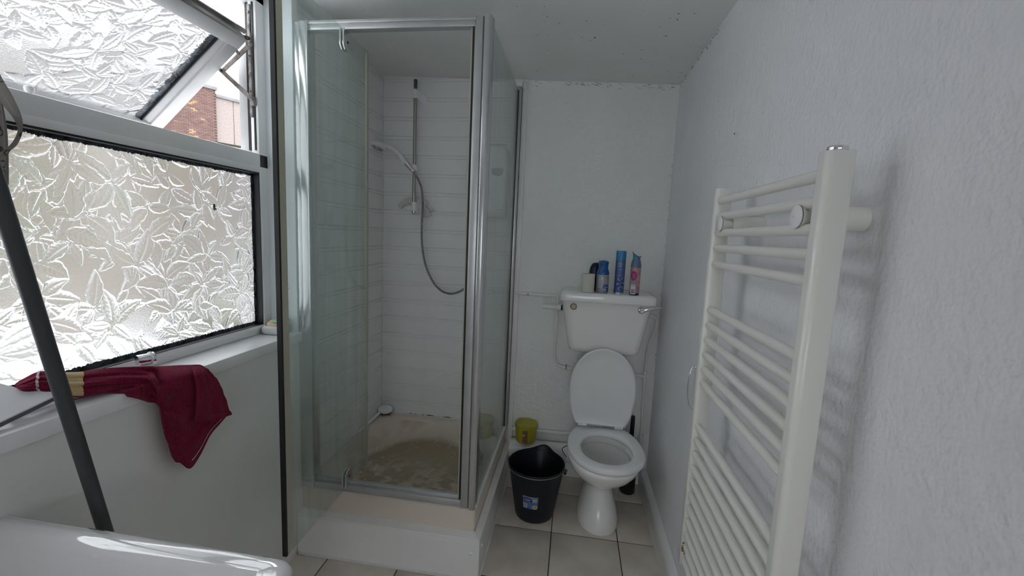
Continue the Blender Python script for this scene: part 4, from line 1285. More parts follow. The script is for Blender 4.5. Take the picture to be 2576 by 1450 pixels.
m = MB(); m.lathe([(0.0045, 0), (0.005, 0.002), (0.0028, 0.003)], c=(-0.2585, 2.537, 1.150), seg=12, M=Matrix.Rotation(rad(90), 3, 'X').to_3x3())
build('valve_screw', m, MT['grey_plastic'], parent=iv)
m = MB(); fitting(m, (-0.081, 2.545, 1.03), (-0.081, 2.545, 1.00), 0.0112); fitting(m, (-0.018, 2.545, 0.713), (0.004, 2.545, 0.712), 0.0125); fitting(m, (0.012, 2.545, 0.712), (0.034, 2.545, 0.712), 0.0115)
build('pipe_collar', m, MT['pipe'], parent=wp_)
m = MB(); m.box(-0.008, -0.002, 2.530, 2.536, 0.708, 0.736); build('valve_tail', m, MT['grey_plastic'], parent=wp_)
ov = thing('overflow_pipe', (-0.1, 2.49, 1.088), 'short white overflow stub joined to the cistern side', 'pipe')
m = MB(); m.tube([(-0.165, 2.50, 1.088), (-0.075, 2.50, 1.088)], 0.0125, seg=16); m.tube([(-0.165, 2.50, 1.088), (-0.105, 2.50, 1.088)], 0.0145, seg=16)
build('stub', m, MT['pipe'], parent=ov)
m = MB(); m.tube([(-0.080, 2.50, 1.088), (-0.056, 2.50, 1.088)], 0.019, seg=8); build('backnut', m, MT['white_plastic'], parent=ov, bevel=0.002)
m = MB(); m.tube([(-0.056, 2.50, 1.088), (-0.046, 2.50, 1.088)], 0.016, seg=16); build('washer', m, MT['gasket'], parent=ov)
fp = thing('supply_pipe', (0.47, 2.53, 0.0), 'white painted supply pipe bending down between cistern and right wall', 'pipe')
m = MB(); m.tube([(0.440, 2.50, 1.075), (0.462, 2.50, 1.075)] + catmull([(0.478, 2.502, 1.072), (0.492, 2.508, 1.058), (0.497, 2.515, 1.03), (0.494, 2.522, 0.99), (0.478, 2.53, 0.93), (0.466, 2.535, 0.885), (0.461, 2.537, 0.84)], 5) + [(0.460, 2.54, 0.70), (0.468, 2.54, 0.30)], 0.0085, seg=14)
build('pipe_run', m, MT['pipe'], parent=fp, sharp=80)
m = MB(); fitting(m, (0.448, 2.50, 1.075), (0.470, 2.50, 1.075), 0.0135); fitting(m, (0.4605, 2.54, 0.735), (0.4605, 2.54, 0.715), 0.0125); fitting(m, (0.4605, 2.54, 0.690), (0.461, 2.54, 0.665), 0.0125); fitting(m, (0.461, 2.54, 0.655), (0.462, 2.54, 0.60), 0.011)
fitting(m, (0.4605, 2.54, 0.716), (0.4605, 2.54, 0.690), 0.0105); fitting(m, (0.446, 2.54, 0.703), (0.430, 2.54, 0.703), 0.0125); m.tube([(0.455, 2.54, 0.703), (0.36, 2.54, 0.704)], 0.0085, seg=14); fitting(m, (0.468, 2.54, 0.34), (0.468, 2.54, 0.29), 0.014)
build('pipe_fitting', m, MT['pipe'], parent=fp)
hp = thing('floor_pipe', (0.0, 2.55, 0.28), 'white horizontal pipe along the foot of the back wall', 'pipe')
m = MB(); m.tube([(-0.318, 2.552, 0.283), (0.468, 2.552, 0.300)], 0.0125, seg=14); build('pipe_run', m, MT['pipe'], parent=hp)
so = thing('soil_pipe', (-0.1, 2.50, 0.19), 'fat white waste pipe behind the black bucket', 'pipe')
m = MB(); m.tube([(-0.322, 2.495, 0.190), (0.12, 2.495, 0.193)], 0.055, seg=28); build('pipe_run', m, MT['gloss_white'], parent=so)
m = MB(); m.tube([(-0.105, 2.495, 0.1905), (0.13, 2.495, 0.193)], 0.0575, seg=28); build('pipe_socket', m, MT['gloss_white'], parent=so, bevel=0.002)
m = MB(); m.tube(catmull([(0.03, 2.46, 0.258), (0.005, 2.435, 0.252), (0.005, 2.43, 0.235), (0.03, 2.43, 0.20)], 5), 0.0022, seg=8)
build('cable_loop', m, pm('dark_blue_cable', (0.02, 0.02, 0.07), 0.5), parent=so)
# ================================================================== TOWEL RADIATOR
tr_ = thing('towel_radiator', (0.43, 1.09, 0.44), 'cream ladder towel radiator on the wall with empty rails', 'radiator')
def post(y0, y1):
    m = MB()
    # D-section: rounded towards the room
    prof = [(0.452, y0), (0.452, y1)] 
    r = 0.011
    prof += [(0.4200, y1)]
    for cy, a0 in ((y1 - r, 90), (y0 + r, 180)):
        for k in range(9):
            a = rad(a0 + 90 * k / 8)
            prof.append((0.408 + r + r * math.cos(a), cy + r * math.sin(a)))
        if a0 == 90:
            prof += [(0.408, y1 - r - 0.001), (0.408, y0 + r + 0.001)]
    prof += [(0.4200, y0)]
    m.loft([[Vector((x, y, z)) for x, y in prof] for z in (0.44, 1.664)])
    return build('post', m, MT['rad'], parent=tr_, bevel=0.0012, bseg=1, sharp=50)
post(0.800, 0.836)
post(1.362, 1.394)
zb = [1.627, 1.581, 1.533, 1.488, 1.44, 1.3, 1.253, 1.207, 1.16, 1.114, 1.068, 0.926, 0.88, 0.833, 0.786, 0.74, 0.694, 0.647, 0.60, 0.555, 0.508, 0.462]
m = MB()
ys = [0.830, 0.9, 1.0, 1.1, 1.2, 1.3, 1.355, 1.361, 1.364]
m.tube([(0.421, y, 0) for y in ys], [0.0112] * 6 + [0.0112, 0.0095, 0.006], seg=18)
bar = build('rail_bar', m, MT['rad'], parent=tr_, sharp=60)
for i, z in enumerate(zb):
    o = bar if i == 0 else copy_mesh(bar, tr_, (0, 0, 0))
    o.location = (0, 0, z)
# the mesh was written relative to the radiator's base, so bars sit at absolute heights
for v in bar.data.vertices:
    v.co.z += 0.0
m = MB()
for k in range(9):
    a = random.uniform(0, 2 * PI)
    m.lathe([(0.0035 * random.uniform(0.5, 1.2), 0), (0.001, 0.0008)], c=(0.4098, 1.340 + random.uniform(-0.012, 0.014), 0.508 + random.uniform(-0.006, 0.006)), seg=7, M=Matrix.Rotation(rad(-90), 3, 'Y').to_3x3())
for k in range(7):
    m.lathe([(0.004 * random.uniform(0.5, 1.2), 0), (0.001, 0.0006)], c=(0.411 + random.uniform(0, 0.006), 1.3618, 0.505 + random.uniform(-0.016, 0.02)), seg=7, M=Matrix.Rotation(rad(90), 3, 'X').to_3x3())
tag(build('rust_spots', m, MT['rust'], parent=tr_, smooth=False), kind='stuff')
m = MB(); m.lathe([(0.0165, 0.0), (0.0165, 0.007), (0.0145, 0.009)], c=(0.431, 0.818, 1.664), seg=8); build('end_cap', m, MT['chrome'], parent=tr_, bevel=0.0008, bseg=1)
for y in (0.875, 1.302):
    m = MB()
    RX = Matrix.Rotation(rad(90), 3, 'Y').to_3x3()
    m.lathe([(0.0190, 0.437), (0.0205, 0.439), (0.0205, 0.462), (0.0215, 0.463), (0.0225, 0.517), (0.0235, 0.5195)], c=(0, y, 1.557), seg=28, M=RX)
    wb = build('wall_bracket', m, MT['rad'], parent=tr_)
    m = MB(); m.lathe([(0.0120, 0.4365), (0.0120, 0.430), (0.0130, 0.428), (0.0170, 0.417), (0.0215, 0.4085)], c=(0, y, 1.557), seg=28, M=RX)
    build('clamp_flare', m, MT['rad'], parent=wb)
    m = MB(); m.lathe([(0.0218, 0.4083), (0.0218, 0.4070)], c=(0, y, 1.557), seg=28, M=RX); build('clamp_seam', m, pm('brown_seam', (0.10, 0.08, 0.06), 0.6) if y < 1 else bpy.data.materials['brown_seam'], parent=wb)
    m = MB(); m.lathe([(0.0216, 0.4068), (0.0210, 0.4045), (0.012, 0.402), (0.001, 0.4015)], c=(0, y, 1.557), seg=28, M=RX, cap=False); build('clamp_cap', m, MT['white_plastic'], parent=wb)
for y in (0.875, 1.302):
    m = MB(); m.lathe([(0.0200, 0.436), (0.0245, 0.445), (0.0250, 0.5195)], c=(0, y, 0.63), seg=24, M=Matrix.Rotation(rad(90), 3, 'Y').to_3x3())
    build('wall_bracket', m, MT['rad'], parent=tr_)

# bow handle on the right wall behind the radiator
bh = thing('bow_handle', (0.51, 1.76, 0.83), 'thin chrome bow handle on the right wall beyond the radiator', 'handle')
m = MB(); m.tube(catmull([(0.519, 1.775, 0.998), (0.512, 1.775, 1.003), (0.505, 1.774, 0.998), (0.496, 1.77, 0.965), (0.4925, 1.765, 0.915), (0.496, 1.758, 0.868), (0.507, 1.751, 0.838), (0.519, 1.747, 0.832)], 6), 0.0030, seg=10)
build('bow', m, MT['chrome'], parent=bh)
for c in ((0.5205, 1.775, 0.998), (0.5205, 1.747, 0.832)):
    m = MB(); m.lathe([(0.006, 0.0), (0.006, 0.004), (0.004, 0.006)], c=c, seg=12, M=Matrix.Rotation(rad(-90), 3, 'Y').to_3x3()); build('foot', m, MT['chrome'], parent=bh)

# ================================================================== BUCKET
bk = thing('bucket', (-0.130, 2.172, 0.0), 'black plastic bucket with a pouring lip and blue label on the tiles', 'bucket')
BC = (-0.130, 2.172)
def bring(r, z, lip=0.0, n=72):
    o = []
    for k in range(n):
        a = 2 * PI * k / n
        d = math.atan2(math.sin(a - rad(80)), math.cos(a - rad(80)))
        l = lip * math.exp(-(d / 0.30) ** 2)
        o.append(Vector((BC[0] + (r + l) * math.cos(a), BC[1] + (r + l) * math.sin(a), z + 0.35 * l)))
    return o
m = MB()
m.loft([bring(.092, 0.0), bring(.102, 0.004), bring(.106, 0.014), bring(.108, 0.03), bring(.146, .262, .014), bring(.149, .280, .032), bring(.1520, .2805, .033), bring(.1535, .286, .034), bring(.1520, .291, .034), bring(.1485, .2905, .032), bring(.1455, .280, .030), bring(.1405, .24, .010), bring(.104, .016), bring(.02, .012)])
build('bucket_body', m, MT['bucket'], parent=bk, sharp=60)
tp, zr_ = (0.146 - 0.108) / (0.262 - 0.03), 0.03
lab = [(-0.62, 0.036), (0.09, 0.036)]
cB = (BC[0], BC[1])
def bpatch(name, mat, t0, t1, z0, z1, e=0.0006, par=None, n=10):
    m = MB(); cyl_patch(m, cB, 0.108 + e, t0, t1, z0, z1, n=n, taper=tp, zref=zr_)
    return build(name, m, mat, parent=par if par else bk, smooth=False)
blue = pm('blue_label_print', (0.025, 0.13, 0.40), 0.35, col2=(0.10, 0.30, 0.55), vscale=45)
L0, L1, LZ0, LZ1 = -0.44, 0.20, 0.094, 0.168
lb = bpatch('label', blue, L0, L1, LZ0, LZ1, 0.0006, n=14)
white_p = pm('white_print', (0.62, 0.64, 0.66), 0.4); grey_p = pm('grey_print', (0.18, 0.18, 0.20), 0.4); dark_p = pm('navy_print', (0.012, 0.015, 0.05), 0.4)
yel_p = pm('yellow_print', (0.62, 0.44, 0.10), 0.4); red_p = pm('red_print', (0.42, 0.05, 0.06), 0.4)
bpatch('label_edge', white_p, L0, L1, LZ1 - 0.0025, LZ1, 0.0010, lb)
bpatch('barcode_panel', white_p, L0 + 0.005, -0.25, 0.100, 0.124, 0.0010, lb)
m = MB()
t = L0 + 0.03
while t < -0.27:
    w = random.choice((0.004, 0.007, 0.010))
    cyl_patch(m, cB, 0.108 + 0.0014, t, t + w, 0.105, 0.121, n=1, taper=tp, zref=zr_); t += w + random.choice((0.005, 0.008))
build('barcode', m, dark_p, parent=lb, smooth=False)
bpatch('text_panel', grey_p, -0.04, 0.185, 0.136, 0.160, 0.0010, lb)
m = MB()
for k in range(4):
    cyl_patch(m, cB, 0.108 + 0.0014, -0.025, 0.17 - 0.03 * (k % 2), 0.1545 - k * 0.005, 0.157 - k * 0.005, n=4, taper=tp, zref=zr_)
build('small_print', m, white_p, parent=lb, smooth=False)
m = MB(); cyl_disc(m, cB, 0.108 + 0.0010, -0.235, 0.146, 0.0215, 0.0125, taper=tp, zref=zr_, rot=-0.08); build('emblem', m, dark_p, parent=lb, smooth=False)
m = MB(); cyl_disc(m, cB, 0.108 + 0.0013, -0.225, 0.1385, 0.013, 0.0055, taper=tp, zref=zr_, rot=-0.1); build('emblem_banner', m, red_p, parent=lb, smooth=False)
m = MB()
for k in range(8):
    tt = -0.385 + k * 0.036
    cyl_patch(m, cB, 0.108 + 0.0016, tt, tt + 0.020, 0.1455 - 0.001 * k * 0.3, 0.1535 - 0.001 * abs(k - 3.5) * 0.6, n=1, taper=tp, zref=zr_)
build('emblem_lettering', m, white_p, parent=lb, smooth=False)
m = MB(); cyl_disc(m, cB, 0.108 + 0.0010, 0.075, 0.1085, 0.0128, 0.0128, taper=tp, zref=zr_, n=24); build('size_disc', m, yel_p, parent=lb, smooth=False)
m = MB(); cyl_text(m, cB, 0.108 + 0.0014, 0.075, 0.1115, '12', 0.014, taper=tp, zref=zr_); cyl_text(m, cB, 0.108 + 0.0014, 0.075, 0.1035, 'LITRE', 0.0055, taper=tp, zref=zr_); build('size_lettering', m, dark_p, parent=lb, smooth=False)
for s_ in (-1, 1):
    a = rad(180 - 12) if s_ < 0 else rad(-10)
    c = Vector((BC[0] + 0.156 * math.cos(a), BC[1] + 0.156 * math.sin(a), 0.268))
    m = MB(); m.lathe([(0.005, -0.014), (0.008, -0.008), (0.008, 0.010), (0.005, 0.014)], c=c, seg=14); build('handle_lug', m, MT['bucket'], parent=bk)
# wire bail resting round the front of the rim
wpts = []
for k in range(33):
    a = rad(168 + (350 - 168) * k / 32)
    wpts.append((BC[0] + 0.158 * math.cos(a), BC[1] + 0.158 * math.sin(a), 0.2865 - 0.004 * math.sin(PI * k / 32)))
wpts = [(wpts[0][0] - 0.012, wpts[0][1] + 0.002, 0.276), (wpts[0][0] - 0.004, wpts[0][1] + 0.002, 0.284)] + wpts + [(wpts[-1][0] + 0.006, wpts[-1][1] + 0.002, 0.284), (wpts[-1][0] + 0.012, wpts[-1][1], 0.274)]
m = MB(); m.tube(wpts, 0.0022, seg=8); build('wire_handle', m, MT['wire'], parent=bk, sharp=80)

# yellow tub standing on the waste pipe
yt = thing('yellow_tub', (-0.225, 2.495, 0.245), 'translucent yellow plastic tub with brown label resting on the waste pipe', 'tub')
ym = pm('translucent_yellow', (0.52, 0.47, 0.035), 0.35, trans=0.15, var=0.25, vscale=14)
m = MB(); m.lathe([(0.052, 0.0), (0.060, 0.004), (0.062, 0.01), (0.066, 0.098)], c=(-0.225, 2.495, 0.2455), seg=36); build('tub_body', m, ym, parent=yt)
m = MB(); m.lathe([(0.0665, 0.094), (0.0715, 0.095), (0.0715, 0.110), (0.068, 0.114), (0.058, 0.113), (0.004, 0.112)], c=(-0.225, 2.495, 0.2455), seg=36); build('tub_lid', m, ym, parent=yt)
m = MB(); cyl_patch(m, (-0.225, 2.495), 0.0648, -0.22, 0.26, 0.258, 0.336, n=8, taper=0.04, zref=0.3); yl = build('label', m, pm('brown_label', (0.21, 0.095, 0.055), 0.6), parent=yt, smooth=False)
m = MB(); cyl_disc(m, (-0.225, 2.495), 0.0656, -0.11, 0.305, 0.0065, 0.0065, n=4, taper=0.04, zref=0.3); build('label_diamond', m, white_p, parent=yl, smooth=False)

# toilet brush in the corner
tb_ = thing('toilet_brush', (0.405, 2.49, 0.0), 'black toilet brush and holder behind the toilet', 'toilet brush')
m = MB(); m.lathe([(0.042, 0), (0.045, 0.004), (0.043, 0.12), (0.040, 0.13), (0.012, 0.135)], c=(0.402, 2.485, 0), seg=28); build('holder', m, MT['black_plastic'], parent=tb_)
m = MB(); m.tube([(0.402, 2.485, 0.13), (0.403, 2.483, 0.40), (0.4035, 2.482, 0.475)], [0.012, 0.013, 0.011], seg=14); build('brush_handle', m, MT['black_plastic'], parent=tb_)

# ================================================================== THINGS ON THE CISTERN
TZ_ = 1.208
rl = thing('toilet_roll', (0.087, 2.365, TZ_), 'upright cream toilet roll on the cistern lid', 'toilet roll')
m = MB(); m.lathe([(0.0335, 0), (0.0350, 0.002), (0.0350, 0.098), (0.0335, 0.100), (0.0205, 0.100), (0.0195, 0.098), (0.0195, 0.004)], c=(0.087, 2.365, TZ_), seg=36, cap=False); build('roll', m, MT['paper'], parent=rl, sharp=50)
m = MB(); m.lathe([(0.0193, 0.004), (0.0193, 0.0985), (0.0180, 0.0985), (0.0180, 0.004)], c=(0.087, 2.365, TZ_), seg=24, cap=False); build('cardboard_tube', m, pm('cardboard', (0.20, 0.15, 0.10), 0.9), parent=rl)
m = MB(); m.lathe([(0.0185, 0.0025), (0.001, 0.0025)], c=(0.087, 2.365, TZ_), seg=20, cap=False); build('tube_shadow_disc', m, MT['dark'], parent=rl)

dk = thing('spray_can', (0.122, 2.455, TZ_), 'navy capped spray can hidden behind the toilet roll', 'spray can')
navy = pm('navy_plastic', (0.006, 0.018, 0.05), 0.3)
m = MB(); m.lathe([(0.027, 0), (0.029, 0.003), (0.029, 0.09)], c=(0.122, 2.455, TZ_), seg=32); build('can_body', m, navy, parent=dk)
m = MB()
def capr(z, a, dx): return [Vector((0.122 + dx + a * math.cos(2 * PI * k / 32), 2.455 + a * math.sin(2 * PI * k / 32), TZ_ + z)) for k in range(32)]
m.loft([capr(.0905, .0295, 0), capr(.10, .030, 0), capr(.125, .0285, .001), capr(.143, .025, .004), capr(.153, .020, .006), capr(.157, .013, .008), capr(.158, .004, .009)]); build('cap', m, navy, parent=dk, sharp=60)

cB2 = (0.164, 2.372)
de = thing('spray_can', (*cB2, TZ_), 'short deodorant can with waisted blue cap between the roll and tall can', 'spray can', 'toiletries on the cistern')
silver = pm('silver_label_print', (0.33, 0.33, 0.36), 0.35, metal=0.4, col2=(0.26, 0.26, 0.29), vscale=60)
bluec = pm('royal_blue_plastic', (0.012, 0.09, 0.30), 0.28, coat=0.3)
m = MB(); m.lathe([(0.030, 0), (0.0325, 0.003), (0.0335, 0.008), (0.0335, 0.098), (0.032, 0.101)], c=(*cB2, TZ_), seg=40); bd = build('can_body', m, silver, parent=de)
m = MB(); m.lathe([(0.0338, 0.100), (0.0340, 0.106), (0.0325, 0.114), (0.0285, 0.124), (0.0255, 0.134), (0.0250, 0.146), (0.0262, 0.157), (0.0278, 0.162), (0.0278, 0.167), (0.0255, 0.1715), (0.018, 0.175), (0.004, 0.1765)], c=(*cB2, TZ_), seg=40); build('cap', m, bluec, parent=de, sharp=60)
m = MB(); cyl_patch(m, cB2, 0.0338, 0.04, 1.3, TZ_ + 0.010, TZ_ + 0.047, n=12); pnl = build('blue_panel', m, pm('blue_print', (0.012, 0.085, 0.29), 0.35), parent=de, smooth=False)
m = MB(); cyl_patch(m, cB2, 0.0341, 0.10, 0.62, TZ_ + 0.012, TZ_ + 0.026, n=6); bq = build('barcode_panel', m, white_p, parent=de, smooth=False)
m = MB()
t = 0.14
while t < 0.58:
    w = random.choice((0.02, 0.035)); cyl_patch(m, cB2, 0.0344, t, t + w, TZ_ + 0.0135, TZ_ + 0.0245, n=1); t += w + 0.028
build('barcode', m, grey_p, parent=de, smooth=False)
m = MB()
cyl_patch(m, cB2, 0.0340, -1.2, 1.2, TZ_ + 0.0955, TZ_ + 0.0975, n=16)
cyl_patch(m, cB2, 0.0340, 0.02, 0.04, TZ_ + 0.010, TZ_ + 0.096, n=1); cyl_patch(m, cB2, 0.0340, -0.9, 0.02, TZ_ + 0.058, TZ_ + 0.0595, n=8); cyl_patch(m, cB2, 0.0340, -0.9, 0.02, TZ_ + 0.029, TZ_ + 0.0305, n=8)
for k in range(9):
    cyl_patch(m, cB2, 0.0340, 0.10, 0.95 - 0.1 * (k % 3), TZ_ + 0.052 + k * 0.0045, TZ_ + 0.0532 + k * 0.0045, n=6)
    cyl_patch(m, cB2, 0.0340, -0.85, -0.35 + 0.07 * (k % 3), TZ_ + 0.062 + k * 0.0035, TZ_ + 0.063 + k * 0.0035, n=4)
for k in range(6):
    cyl_patch(m, cB2, 0.0340, -0.85, -0.10 - 0.07 * (k % 3), TZ_ + 0.034 + k * 0.0037, TZ_ + 0.0349 + k * 0.0037, n=4)
cyl_disc(m, cB2, 0.0340, -0.14, TZ_ + 0.082, 0.004, 0.010)
cyl_patch(m, cB2, 0.0343, 0.14, 0.6, TZ_ + 0.0405, TZ_ + 0.042, n=4); cyl_patch(m, cB2, 0.0343, 0.2, 0.9, TZ_ + 0.031, TZ_ + 0.034, n=5)
build('small_print', m, white_p, parent=de, smooth=False)

cB3 = (0.256, 2.392)
tl_ = thing('spray_can', (*cB3, TZ_), 'tall blue FRESH LINEN air freshener can on the cistern lid', 'spray can', 'toiletries on the cistern')
violet = pm('lavender_blue_print', (0.095, 0.155, 0.36), 0.3, metal=0.25)
m = MB(); m.lathe([(0.0235, 0), (0.0262, 0.002), (0.0268, 0.006), (0.0268, 0.184)], c=(*cB3, TZ_), seg=40); build('can_body', m, violet, parent=tl_)
m = MB(); m.lathe([(0.0271, 0.1842), (0.0271, 0.226), (0.026, 0.231), (0.022, 0.2325), (0.001, 0.233)], c=(*cB3, TZ_), seg=40); build('cap', m, pm('sky_blue_plastic', (0.03, 0.22, 0.48), 0.3), parent=tl_)
m = MB(); m.lathe([(0.0240, 0.0), (0.0272, 0.0015), (0.0272, 0.005)], c=(*cB3, TZ_ + 0.0001), seg=40, cap=False); build('base_rim', m, MT['chrome'], parent=tl_)
m = MB(); cyl_text(m, cB3, 0.0271, -0.17, TZ_ + 0.162, 'FRESH', 0.0115, sx=0.85); cyl_text(m, cB3, 0.0271, -0.20, TZ_ + 0.1505, 'LINEN', 0.0115, sx=0.85)
cyl_patch(m, cB3, 0.0271, -0.60, 0.62, TZ_ + 0.1310, TZ_ + 0.1322, n=10)
cyl_patch(m, cB3, 0.0271, -0.66, 0.02, TZ_ + 0.1005, TZ_ + 0.1015, n=6)
build('lettering', m, white_p, parent=tl_, smooth=False)
m = MB(); cyl_text(m, cB3, 0.0271, 0.0, TZ_ + 0.1405, 'AIR FRESHENER', 0.0060, sx=0.75); build('sub_lettering', m, pm('pale_violet_print', (0.20, 0.20, 0.42), 0.4), parent=tl_, smooth=False)
m = MB(); m2 = MB()
for k in range(12):
    a = 2 * PI * k / 12 + 0.15
    cx, czz = 0.018 * math.cos(a), 0.028 * math.sin(a)
    cyl_disc(m if k % 2 == 0 else m2, cB3, 0.0271, 0.14 + cx / 0.0271, TZ_ + 0.056 + czz, 0.0078 if k % 2 == 0 else 0.005, 0.0036 if k % 2 == 0 else 0.0028, rot=a)
    cyl_disc(m2 if k % 3 else m, cB3, 0.0271, 0.14 + 0.45 * cx / 0.0271, TZ_ + 0.056 + 0.5 * czz, 0.0036, 0.0022, rot=a)
build('petal_print', m, pm('pale_blue_print', (0.25, 0.33, 0.55), 0.4), parent=tl_, smooth=False); build('berry_print', m2, dark_p, parent=tl_, smooth=False)

cB4 = (0.333, 2.352)
pk = thing('spray_can', (*cB4, TZ_), 'pink air freshener bottle with flared blue trigger top on the cistern lid', 'spray can', 'toiletries on the cistern')
pinkp = pm('pink_print', (0.46, 0.20, 0.255), 0.3, metal=0.15, col2=(0.52, 0.30, 0.33), vscale=40)
m = MB(); m.lathe([(0.0262, 0.012), (0.0268, 0.10), (0.0272, 0.130), (0.0275, 0.148)], c=(*cB4, TZ_), seg=40); build('can_body', m, pinkp, parent=pk)
m = MB(); m.lathe([(0.0225, 0), (0.0255, 0.002), (0.0263, 0.0118)], c=(*cB4, TZ_), seg=40); build('base_band', m, pm('indigo_print', (0.02, 0.012, 0.06), 0.3), parent=pk)
slate = pm('slate_blue_plastic', (0.12, 0.18, 0.30), 0.3)
m = MB(); m.lathe([(0.0276, 0.1482), (0.0272, 0.160), (0.0252, 0.172), (0.0225, 0.183), (0.0205, 0.190)], c=(*cB4, TZ_), seg=40); build('shoulder', m, slate, parent=pk)
m = MB()
def scoop(z, a, tilt, up_): return [Vector((cB4[0] + a * math.cos(2 * PI * k / 36), cB4[1] + a * 0.8 * math.sin(2 * PI * k / 36), TZ_ + z - tilt * math.cos(2 * PI * k / 36) + up_ * abs(math.cos(2 * PI * k / 36)) ** 3)) for k in range(36)]
m.loft([scoop(.1903, .0195, 0, 0), scoop(.198, .0188, .002, 0), scoop(.205, .0195, .006, .003), scoop(.210, .0230, .010, .008), scoop(.2125, .0255, .012, .010), scoop(.2105, .0225, .010, .007), scoop(.206, .010, .004, 0)])
build('trigger_top', m, pm('clear_blue_plastic', (0.10, 0.23, 0.36), 0.25), parent=pk, sharp=60)
m = MB(); cyl_disc(m, cB4, 0.0272, -0.42, TZ_ + 0.105, 0.0165, 0.026, n=28); build('magenta_disc', m, pm('magenta_print', (0.36, 0.02, 0.16), 0.35), parent=pk, smooth=False)
m = MB(); cyl_patch(m, cB4, 0.0270, -1.0, 0.02, TZ_ + 0.058, TZ_ + 0.079, n=8); build('grey_panel', m, pm('grey_blue_print', (0.28, 0.29, 0.34), 0.4), parent=pk, smooth=False)
m = MB(); cyl_patch(m, cB4, 0.0270, -1.0, 0.06, TZ_ + 0.006, TZ_ + 0.057, n=8); wpnl = build('white_panel', m, white_p, parent=pk, smooth=False)
m = MB()
for z0_, z1_ in ((0.0120, 0.0195), (0.0210, 0.0235), (0.0250, 0.0290), (0.0300, 0.0325)):
    cyl_patch(m, cB4, 0.0273, -0.80, -0.06, TZ_ + z0_, TZ_ + z1_, n=6)
cyl_patch(m, cB4, 0.0273, -0.95, -0.02, TZ_ + 0.049, TZ_ + 0.0515, n=6)
build('barcode', m, grey_p, parent=pk, smooth=False)
m = MB()
for k in range(26):
    t_ = k / 25
    th = -0.65 + 1.0 * t_; zz = TZ_ + 0.139 - 0.010 * t_ + 0.0045 * math.sin(t_ * 21)
    th2 = -0.65 + 1.0 * (t_ + 0.04); zz2 = TZ_ + 0.139 - 0.010 * (t_ + 0.04) + 0.0045 * math.sin((t_ + 0.04) * 21)
    m.add([on_cyl(cB4, 0.0277, th, zz - 0.0009), on_cyl(cB4, 0.0277, th2, zz2 - 0.0009), on_cyl(cB4, 0.0277, th2, zz2 + 0.0009), on_cyl(cB4, 0.0277, th, zz + 0.0009)], [(0, 1, 2, 3)])
for k in range(4):
    cyl_patch(m, cB4, 0.0276, -0.72, -0.25, TZ_ + 0.093 + k * 0.007, TZ_ + 0.0942 + k * 0.007, n=3)
build('script_print', m, white_p, parent=pk, smooth=False)
m = MB()
for k in range(7):
    a = 2 * PI * k / 7
    cyl_disc(m, cB4, 0.0272, 0.62 + 0.0075 * math.cos(a) / 0.0272, TZ_ + 0.095 + 0.010 * math.sin(a), 0.0048, 0.0030, rot=a)
    cyl_disc(m, cB4, 0.0272, 0.70 + 0.006 * math.cos(a) / 0.0272, TZ_ + 0.058 + 0.008 * math.sin(a), 0.0040, 0.0026, rot=a)
build('blossom_print', m, pm('pale_pink_print', (0.60, 0.40, 0.43), 0.4), parent=pk, smooth=False)

